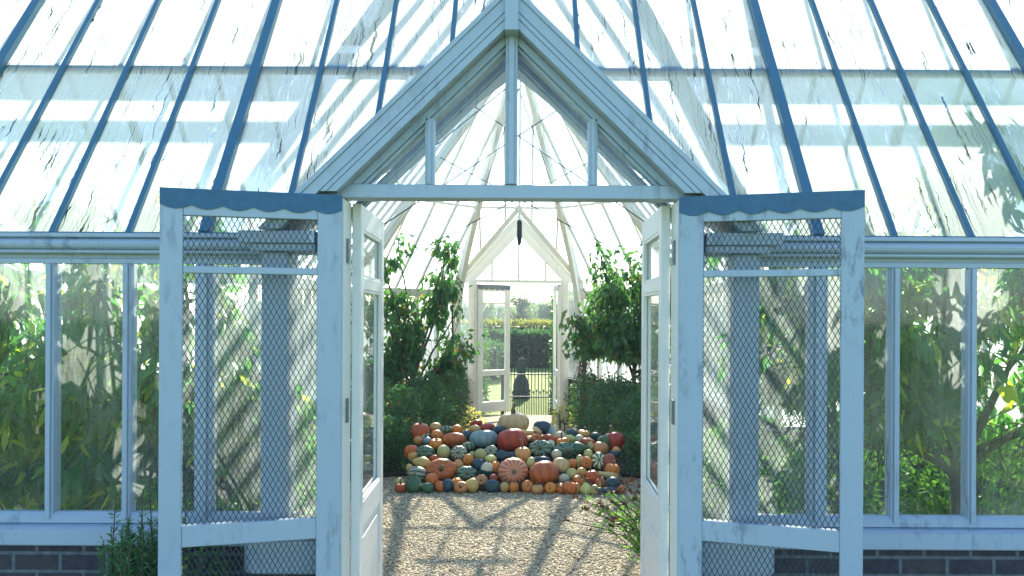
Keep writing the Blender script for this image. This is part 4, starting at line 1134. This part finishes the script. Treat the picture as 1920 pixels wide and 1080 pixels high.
# cx, cy, rx, ry in photo pixels ; rind ; shape ; stem direction (u up, f to viewer, l left, r right, b hidden) ; stem length ; label
A_ = lambda cx, cy, rx, ry: (730+cx/6, 760+cy/6, rx/6, ry/6)
B_ = lambda cx, cy, rx, ry: (950+cx/6, 760+cy/6, rx/6, ry/6)
heap = [
 (A_(350,305,98,100),'R','round','u',1,'large red pumpkin at the upper left corner of the heap'),
 (A_(525,255,60,52),'Y','smooth','b',0,'small yellow squash on the top edge, right of the upper left red pumpkin'),
 (A_(385,340,85,50),'S','flat','u',0,'grey striped squash in front of the upper left red pumpkin'),
 (A_(645,290,75,45),'D','flat','b',0,'dark striped squash on the top edge between a yellow and an orange squash'),
 (A_(770,280,60,52),'O','smooth','b',0,'small orange squash on the top edge, left of the dark teal acorn squash'),
 (A_(546,340,65,54),'O','smooth','b',0,'orange squash directly below the small yellow one on the top edge'),
 (A_(335,400,50,46),'P','smooth','b',0,'small peach squash below the grey striped squash at upper left'),
 (A_(435,405,50,40),'B','smooth','b',0,'small blue-green squash right of the peach one at upper left'),
 (A_(730,400,130,78),'R','flat','b',0,'broad red pumpkin with sunlit rim left of the pale blue squash'),
 (A_(735,418,60,52),'P','smooth','b',0,'peach squash sitting in front of the broad red pumpkin'),
 (A_(535,440,75,58),'O','flat','u',1,'orange pumpkin with ribbed sunlit top and stem, left of the broad red one'),
 (A_(255,530,80,74),'O','round','b',0,'orange pumpkin bulging out at the left end, third tier'),
 (A_(272,575,55,50),'P','smooth','b',0,'peach squash low in front of the left end orange pumpkin'),
 (A_(405,535,105,75),'D','flat','f',0,'wide dark green striped squash near the left end'),
 (A_(620,532,72,76),'L','smooth','b',0,'round pale lemon squash standing above the big left orange pumpkin'),
 (A_(790,545,95,80),'S','flat','f',0,'grey squash with starry striped end facing the viewer'),
 (A_(890,470,85,55),'D','flat','u',0,'dark green striped squash below left of the pale blue squash'),
 (A_(1070,380,150,102),'B','flat','b',0,'large pale blue ribbed squash'),
 (A_(1050,428,46,48),'L','pear','u',0,'small lime pear-shaped gourd leaning on the pale blue squash'),
 (A_(1035,560,65,66),'L','smooth','b',0,'round lime squash below the pale blue squash'),
 (A_(1150,520,75,66),'S','flat','f',0,'grey striped squash right of the round lime squash'),
 (A_(1148,608,65,46),'L','smooth','b',0,'flattened lime squash under the grey striped one by the dark long gourd'),
 (A_(940,560,36,38),'L','smooth','b',0,'tiny lime gourd between the starry grey and the round lime squash'),
 (A_(365,655,105,72),'Y','pear','l',0,'long yellow gourd lying left of the big left orange pumpkin'),
 (A_(595,735,160,125),'R','round','f',1,'big red-orange pumpkin with its stem facing the viewer'),
 (A_(785,662,60,62),'P','pear','u',0,'peach pear-shaped gourd right of the big left pumpkin'),
 (A_(898,620,60,62),'O','smooth','f',0,'bright orange ball squash right of the peach pear gourd'),
 (A_(515,605,55,38),'R','smooth','b',0,'small red squash peeping over the big left pumpkin'),
 (A_(1010,665,62,66),'T','round','u',0,'dark teal squash above the half-white acorn squash'),
 (A_(1105,730,68,84),'H','smooth','u',0,'dark green acorn squash with a white top half'),
 (A_(1205,700,55,66),'O','round','u',0,'orange squash right of the half-white acorn squash'),
 (A_(880,770,118,76),'D','flat','f',0,'green and white striped squash with star facing the viewer, second tier'),
 (A_(320,785,105,82),'S','round','l',0,'grey-green striped squash in the left corner, second tier'),
 (A_(290,900,92,104),'G','pear','u',0,'large green pear-shaped gourd in the bottom left corner'),
 (A_(430,942,78,62),'G','pear','l',0,'smaller green gourd lying in the bottom row beside the large green one'),
 (A_(490,842,75,76),'O','round','u',0,'orange pumpkin overlapping the lower left of the big left pumpkin'),
 (A_(580,915,55,56),'O','smooth','b',0,'orange squash in the bottom row, left of the dark teal ball'),
 (A_(668,905,66,70),'T','smooth','b',0,'dark teal ball in the bottom row under the big left pumpkin'),
 (A_(768,890,62,68),'O','round','u',0,'orange pumpkin behind the ribbed one in the bottom row, left half'),
 (A_(818,935,80,64),'P','flat','f',1,'ribbed orange pumpkin with a curled stem in the bottom row, left half'),
 (A_(930,902,82,82),'Y','pear','l',0,'yellow pear-shaped gourd leaning in the bottom row'),
 (A_(1045,850,72,66),'P','flat','f',0,'flat golden pumpkin facing forward above the bottom row, left half'),
 (A_(1165,912,84,70),'T','round','f',0,'dark teal squash in the bottom row left of the ribbed red pumpkin'),
 (A_(1185,822,50,44),'R','smooth','b',0,'small red squash tucked left of the ribbed red pumpkin'),
 (A_(1305,922,50,54),'Y','smooth','b',0,'small golden squash in the bottom row under the left edge of the ribbed red pumpkin'),
 (A_(1412,922,52,56),'O','round','u',0,'orange squash in the bottom row under the middle of the ribbed red pumpkin'),
 (A_(125,868,50,42),'L','smooth','b',0,'small lime squash behind the leftmost pumpkin of the bottom row'),
 (A_(140,935,66,50),'R','flat','u',1,'small red pumpkin with tall stem, leftmost of the bottom row'),
 (A_(237,712,40,46),'Y','smooth','b',0,'small yellow squash at the left end above the striped corner squash'),
 (A_(1405,200,160,120),'C','round','u',1.2,'huge tan pumpkin crowning the heap'),
 (A_(1390,238,60,48),'P','smooth','f',0,'peach squash in front of the huge tan pumpkin'),
 (A_(1110,252,80,46),'R','flat','b',0,'flat red pumpkin on the top edge left of the huge tan one'),
 (A_(985,215,70,38),'R','flat','b',0,'flat red pumpkin on the top edge behind the small golden squash'),
 (A_(970,277,60,50),'Y','smooth','b',0,'small golden squash on the top edge above the pale blue squash'),
 (A_(1240,288,80,50),'T','smooth','b',0,'dark teal squash between the pale blue and the huge tan one'),
 (A_(875,345,55,58),'T','smooth','b',0,'dark teal acorn squash at the left shoulder of the pale blue squash'),
 (B_(70,400,165,132),'R','round','b',0,'biggest red pumpkin in the middle of the heap, below the tan one'),
 (A_(1320,570,105,72),'T','long','r',0,'long dark teal gourd under the biggest red pumpkin'),
 (B_(80,752,165,146),'F','round','f',0,'large red pumpkin with pale radiating ribs facing the viewer'),
 (B_(225,312,90,52),'Y','long','r',0,'long yellow gourd right of the huge tan pumpkin'),
 (B_(355,287,60,54),'C','smooth','b',0,'round cream squash right of the long yellow gourd on top'),
 (B_(410,250,95,76),'T','round','b',0,'large dark teal squash on the top edge right of the huge tan pumpkin'),
 (B_(512,292,45,60),'B','smooth','b',0,'small blue-grey squash at the right shoulder of the large dark teal one'),
 (B_(345,372,65,52),'O','flat','f',0,'orange pumpkin right of the biggest red one'),
 (B_(490,382,82,48),'R','flat','b',0,'flat red pumpkin below the blue-grey squash'),
 (B_(610,342,55,48),'W','smooth','b',0,'ivory squash at the foot of the pale plant'),
 (B_(640,412,78,52),'O','flat','u',1,'orange pumpkin with curved stem, right half third tier'),
 (B_(745,308,70,42),'T','flat','b',0,'dark flat squash on the top edge, right half'),
 (B_(880,312,70,38),'P','flat','u',.6,'peach pumpkin on the top edge right of the dark flat squash'),
 (B_(725,378,60,42),'L','smooth','b',0,'olive squash under the dark flat one on the right'),
 (B_(825,377,50,46),'W','smooth','b',0,'ivory squash right of the olive one'),
 (B_(1005,347,55,42),'T','smooth','b',0,'dark ball on the top edge left of the right end red pumpkin'),
 (B_(1210,395,120,100),'R','round','u',1,'large red pumpkin at the upper right corner of the heap'),
 (B_(925,412,75,46),'R','flat','b',0,'flat red squash behind the lime gourd on the right'),
 (B_(950,452,46,56),'L','pear','u',0,'lime pear gourd left of the peach pumpkin on the right'),
 (B_(1110,410,82,72),'G','round','b',0,'green squash in front of the upper right red pumpkin'),
 (B_(1068,477,80,72),'P','round','u',.8,'peach pumpkin with thin stem near the right end'),
 (B_(1240,507,45,46),'P','smooth','b',0,'tiny peach squash below the upper right red pumpkin'),
 (B_(390,490,138,92),'D','flat','f',0,'large dark green striped squash right of the biggest red pumpkin'),
 (B_(503,438,48,48),'W','smooth','b',0,'round ivory gourd resting on the large dark striped squash'),
 (B_(690,510,150,92),'D','turban','f',0,'dark green turban squash in the right half'),
 (B_(820,482,90,72),'G','pear','r',0,'dark green pear gourd right of the turban squash'),
 (B_(570,552,58,52),'W','smooth','b',0,'white ball gourd in front of the turban squash'),
 (B_(185,555,85,86),'P','round','u',1.3,'peach pumpkin with a long upright stem in the middle'),
 (B_(285,647,50,60),'L','smooth','b',0,'lime squash above left of the plain big red pumpkin'),
 (B_(390,622,110,52),'T','flat','b',0,'flat dark squash behind the plain big red pumpkin'),
 (B_(925,547,50,52),'L','smooth','b',0,'lime ball gourd above the red squash on the right'),
 (B_(620,678,94,86),'C','round','b',0,'large cream pumpkin right of the plain big red one'),
 (B_(745,655,55,52),'O','smooth','b',0,'small orange squash right of the large cream pumpkin'),
 (B_(830,632,45,72),'L','smooth','b',0,'upright olive gourd left of the orange pumpkin with dark stem'),
 (B_(900,645,70,66),'O','round','f',.5,'orange pumpkin with a dark stem facing forward, right half'),
 (B_(1045,622,75,95),'V','flat','f',0,'white squash with green stripes facing the viewer'),
 (B_(1160,632,75,90),'M','round','b',0,'maroon squash right of the white and green striped one'),
 (B_(1215,552,70,42),'T','flat','b',0,'flat dark squash at the right end'),
 (B_(1200,715,80,66),'O','round','u',.6,'orange pumpkin with a sunlit top at the right end'),
 (B_(430,775,160,138),'R','round','b',0,'big plain red pumpkin right of the ribbed red one'),
 (B_(740,770,58,62),'L','smooth','b',0,'pale lime ball gourd below the large cream pumpkin'),
 (B_(855,752,55,52),'Y','smooth','b',0,'golden squash right of the pale lime ball gourd'),
 (B_(655,822,58,52),'W','smooth','b',0,'white ball gourd right of the big plain red pumpkin'),
 (B_(970,797,70,70),'O','round','u',.8,'orange pumpkin with dark stem above the bottom row, right half'),
 (B_(1140,778,118,52),'C','long','l',0,'long tan butternut squash at the right end'),
 (B_(820,850,70,62),'O','round','u',0,'orange pumpkin behind the bottom row below the golden squash'),
 (B_(1065,882,65,66),'R','round','f',0,'red ribbed squash left of the dark ball at the right end'),
 (B_(1205,882,80,76),'T','smooth','b',0,'dark teal ball low at the right end'),
 (B_(1145,987,115,50),'T','long','l',0,'long dark squash lying on the gravel at the right end'),
 (B_(1305,947,46,46),'O','smooth','b',0,'small orange squash, rightmost of the bottom row'),
 (B_(900,945,65,72),'L','pear','u',0,'lime pear gourd in the bottom row, right half'),
 (B_(1000,967,50,56),'L','smooth','b',0,'lime ball in the bottom row beside the long dark squash'),
 (B_(795,932,46,60),'P','smooth','b',0,'peach squash squeezed in the bottom row left of the lime pear gourd'),
 (B_(720,938,80,70),'O','round','u',0,'largest orange pumpkin of the bottom row'),
 (B_(615,932,55,60),'O','round','u',.4,'orange pumpkin left of the largest one in the bottom row'),
 (B_(500,938,65,62),'O','round','f',.4,'orange pumpkin in the bottom row under the plain big red one'),
 (B_(355,948,70,52),'P','flat','u',.4,'flat golden pumpkin in the bottom row between the two big red ones'),
 (B_(245,912,64,66),'O','round','f',.4,'orange pumpkin in the bottom row under the right edge of the ribbed red one'),
 (B_(450,605,32,26),'O','smooth','b',0,'tiny orange gourd above the plain big red pumpkin'),
]
for i, ((x, y, rx, ry), rind, shape, sdir, sl, lab) in enumerate(heap):
    rg = random.Random(300+i)
    big = max(rx, ry)
    p, s = pile(x, y, min(rx, ry), .75 if big < 18 else .45)
    hx, hz = rx*s*1.10, ry*s*1.09
    ribs = {'flat': 10, 'round': 11, 'turban': 9}.get(shape, 8)
    if rind == 'F': ribs = 16
    # choose own axes
    if sdir in ('u', 'b'):
        ax = Vector((rg.uniform(-.25, .25), rg.uniform(-.3, .2), 1)).normalized(); dims = (hx, hx*.97, hz)
        if sdir == 'b': ax = Vector((rg.uniform(-.3, .3), rg.uniform(.1, .6), 1)).normalized()
    elif sdir == 'f':
        ax = Vector((rg.uniform(-.2, .2), -1, rg.uniform(.15, .45))).normalized(); dims = (hx, hz, min(hx, hz)*.82)
    else:
        ax = Vector((-1 if sdir == 'l' else 1, -.25, rg.uniform(.1, .35))).normalized(); dims = (hz, hz, hx)
    name = 'pumpkin' if shape in ('round', 'flat') and rind in 'ORMFPC' else ('gourd' if shape in ('pear', 'long') else 'squash')
    bm = squash_bm(*dims, shape, ribs, i)
    me = bpy.data.meshes.new(name); bm.to_mesh(me); bm.free()
    o = finish(name, me, SQ[rind], smooth=True)
    o.location = p
    if sdir == 'f':
        Z = ax; X = Vector((1, 0, 0)); X = (X-Z*X.dot(Z)).normalized(); Y = Z.cross(X)
        o.rotation_euler = Matrix((X, Y, Z)).transposed().to_euler()
    else:
        o.rotation_euler = ax.to_track_quat('Z', 'Y').to_euler()
    tag(o, lab, 'pumpkin' if name == 'pumpkin' else name, GP)
    L = sl if sl else (.35 if sdir in ('u', 'f', 'l', 'r') else 0)
    if L:
        rr = max(.006, min(.022, hx*.14)); ln = (.035+hx*.35)*L
        zt = dims[2]*(.82 if shape in ('round', 'flat') else .97)
        bend = rg.uniform(-.4, .4)
        bm = tube(BM(), [(0, 0, zt-.01), (bend*ln*.15, 0, zt+ln*.45), (bend*ln*.6, ln*.1, zt+ln)], [rr*1.5, rr*.8, rr*.95], 7)
        obj('stem', bm, M['stem'], o, smooth=True, local=True)

# ================================================================== GARDEN BEYOND
def hedge(name, label, x0, x1, y0, y1, z0, z1, n, L, mat, seed, cat='hedge'):
    rg = np.random.default_rng(seed); t = thing(name, label, cat, ((x0+x1)/2, (y0+y1)/2, z0))
    bm = BM(); m = .12*min(1, (z1-z0)); box(bm, x0+m, x1-m, y0+m, y1-m, z0, z1-m); obj('inner_growth', bm, M['hedgecore'], t)
    dx, dy, dz = x1-x0, y1-y0, z1-z0
    area = np.array([dx*dz, dx*dz, dy*dz, dy*dz, dx*dy]); f = rg.choice(5, n, p=area/area.sum())
    u = rg.random((n, 3)); Pp = np.array([x0, y0, z0])+u*np.array([dx, dy, dz]); Dd = np.zeros((n, 3))
    for k, (a, v, nr) in enumerate(((1, y0, (0, -1, .3)), (1, y1, (0, 1, .3)), (0, x0, (-1, 0, .3)), (0, x1, (1, 0, .3)), (2, z1, (0, 0, 1)))):
        q = f == k; Pp[q, a] = v; Dd[q] = nr
    Pp += rg.normal(0, .05*min(1, dz), (n, 3)); Dd += rg.normal(0, .5, (n, 3))
    leaf_mesh('foliage', Pp, Dd, L, L*.6, mat, t, seed, 0, .1); return t
hedge('hedge', 'long dark clipped hedge across the lawn behind the statue', -9, 9, 30.8, 32.2, GZ, .80, 30000, .20, M['hedge'], 101)
hedge('hedge', 'pale sunlit beech hedge showing above the dark hedge', -12, 12, 36, 37.5, GZ, 1.15, 16000, .22, M['beech'], 102)
hedge('hedge', 'low clipped dark hedge block left of the statue', -1.9, -.62, 25.0, 26.2, GZ, .62, 2600, .10, M['hedge'], 103)
hedge('hedge', 'tall narrow hedge right of the iron gate', .80, 1.7, 15.6, 18.5, GZ, 2.0, 5200, .07, M['hedge'], 104)
hedge('hedge', 'narrow dark hedge seen through the far door leaf', -1.5, -.76, 15.2, 17.6, GZ, 1.25, 3600, .07, M['hedge'], 105)

def far_tree(label, x, y, h, r, n, seed, trunk=.35, L=.5):
    rg = random.Random(seed); c = Vector((x, y, GZ)); t = thing('tree', label, 'tree', c, 'trees beyond the hedges')
    bm = BM(); tube(bm, [c, c+Vector((.1, 0, h*.3)), c+Vector((0, 0, h*.75))], [.22*h/7, .15*h/7, .05], 7)
    cl = []
    for k in range(11):
        a = rg.uniform(0, 6.28); z = h*(trunk+(.97-trunk)*rg.random()); u = r*math.sqrt(max(.05, 1-((z/h-trunk)/(1-trunk))**1.5))*rg.uniform(.3, .85)
        q = c+Vector((math.cos(a)*u, math.sin(a)*u*.8, z)); cl.append((q, r*rg.uniform(.22, .42)))
        tube(bm, [c+Vector((0, 0, h*.32)), c.lerp(q, .6)+Vector((0, 0, h*.25)), q], [.09, .06, .02], 5)
    obj('trunk', bm, M['bark'], t)
    P_, D_ = [], []
    for k in range(n):
        q, rr = cl[k % len(cl)]; d = Vector((rg.gauss(0, 1), rg.gauss(0, 1), rg.gauss(0, 1))).normalized()
        P_.append(q+d*rr*rg.uniform(.4, 1.05)); D_.append(d+Vector((0, 0, -.3)))
    leaf_mesh('crown', P_, D_, L, L*.6, M['tree'], t, seed, 0, .2)
trees = [(-.15, 90, 4.25, 1.9, 1800, 'tall open-crowned tree above the far hedge, middle of the far doorway', .35, .24), (3.6, 100, 3.6, 2.2, 1700, 'rounded tree right of the tall open-crowned one', .25, .28), (6.6, 104, 3.7, 2.4, 1700, 'broad tree at the right of the far doorway', .2, .3),
         (-4.6, 100, 3.6, 2.2, 1700, 'rounded tree left of the tall open-crowned one', .25, .28), (-7.6, 108, 3.8, 2.4, 1700, 'broad tree seen through the far door leaf', .2, .3), (9.8, 100, 3.2, 2.6, 1500, 'rounded tree hidden behind the right jamb of the far door', .2, .3), (-11, 105, 3.2, 2.6, 1500, 'rounded tree hidden behind the left jamb of the far door', .2, .3)]
for i, (x, y, h, r, n, lab, tr, L) in enumerate(trees): far_tree(lab, x, y, h, r, n, 120+i, tr, L)
rg = np.random.default_rng(9); n = 9000
Pw = np.stack([rg.uniform(-60, 60, n), rg.uniform(150, 165, n), GZ+3.7*rg.random(n)**.8], 1); Pw[:, 2] += (.45*np.sin(Pw[:, 0]*.35)+.3*np.sin(Pw[:, 0]*.9))*(Pw[:, 2]+.5)/3
tag(leaf_mesh('woodland', Pw, rg.normal(0, 1, (n, 3)), 1.3, .9, M['tree'], None, 9), 'distant wood closing the view behind the trees', 'woodland', kind='stuff')

# iron gate
g = thing('iron_gate', 'black iron garden gate with spear finials and shorter dog bars', 'gate', (.2, 15, GZ))
x0, x1, zt, zm = -.27, .63, .60, .12
bm = BM()
for z in (GZ+.08, zm-.06, zt-.12): box(bm, x0, x1, 14.988, 15.012, z-.012, z+.012)
obj('rail', bm, M['iron'], g)
nb = 14
for k in range(nb+1):
    x = x0+(x1-x0)*k/nb
    o = obj('bar', tube(BM(), [(x, 15, GZ+.04), (x, 15, zt)], .008, 6), M['iron'], g)
    obj('finial', lathe(BM(), [(.006, 0), (.018, .025), (.012, .05), (.002, .10)], (x, 15, zt-.005), 8), M['iron'], o)
    if k < nb:
        xm = x+(x1-x0)/nb/2
        o = obj('dog_bar', tube(BM(), [(xm, 15, GZ+.04), (xm, 15, zm+(.03 if k % 2 else 0))], .007, 6), M['iron'], g)
        obj('finial', lathe(BM(), [(.005, 0), (.016, .02), (.014, .04), (.002, .06)], (xm, 15, zm+(.03 if k % 2 else 0)-.004), 8), M['iron'], o)
for x in (x0-.03, x1+.03):
    o = obj('gate_post', lathe(BM(), [(.03, 0), (.03, 1.15), (.045, 1.17), (.04, 1.22), (.01, 1.27)], (x, 15, GZ), 12), M['iron'], g)

# garden statue on a flared pedestal
c = px(978, 740, 19.6); c.z = GZ
st = thing('garden_statue', 'dark stone bust on a flared pedestal standing on the lawn behind the gate', 'statue', c)
bm = BM(); lathe(bm, [(.19, 0), (.215, .03), (.215, .10), (.20, .13), (.195, .34), (.175, .42), (.135, .50), (.10, .56), (.10, .58)], c, 24)
obj('pedestal', bm, M['stone'], st, smooth=True)
bm = BM(); cz = c+Vector((0, 0, .57))
lathe(bm, [(.08, 0), (.07, .03), (.095, .06), (.125, .11), (.13, .16), (.105, .20), (.055, .225), (.05, .25), (.075, .28), (.09, .33), (.08, .385), (.05, .415), (.01, .425)], cz, 18)
for v in bm.verts:
    d = v.co-cz
    if d.z < .21: v.co.y = cz.y+d.y*.62
    elif d.z > .25 and d.y < 0: v.co.y -= .010*math.sin((d.z-.25)*24)
obj('bust', bm, M['stone'], st, smooth=True)

# ------------------------------------------------------------------ air
m, ns, ls = new_mat('air')
for nd in list(ns):
    if nd.type == 'BSDF_PRINCIPLED': ns.remove(nd)
pv = ns.new('ShaderNodeVolumePrincipled'); pv.inputs['Density'].default_value = .0011
pv.inputs['Color'].default_value = (.80, .92, 1.0, 1); pv.inputs['Anisotropy'].default_value = .3
ls.new(pv.outputs[0], ns['Material Output'].inputs['Volume'])
bm = BM(); box(bm, -70, 70, -8, 172, GZ-1, 9)
tag(obj('haze', bm, m), kind='stuff')
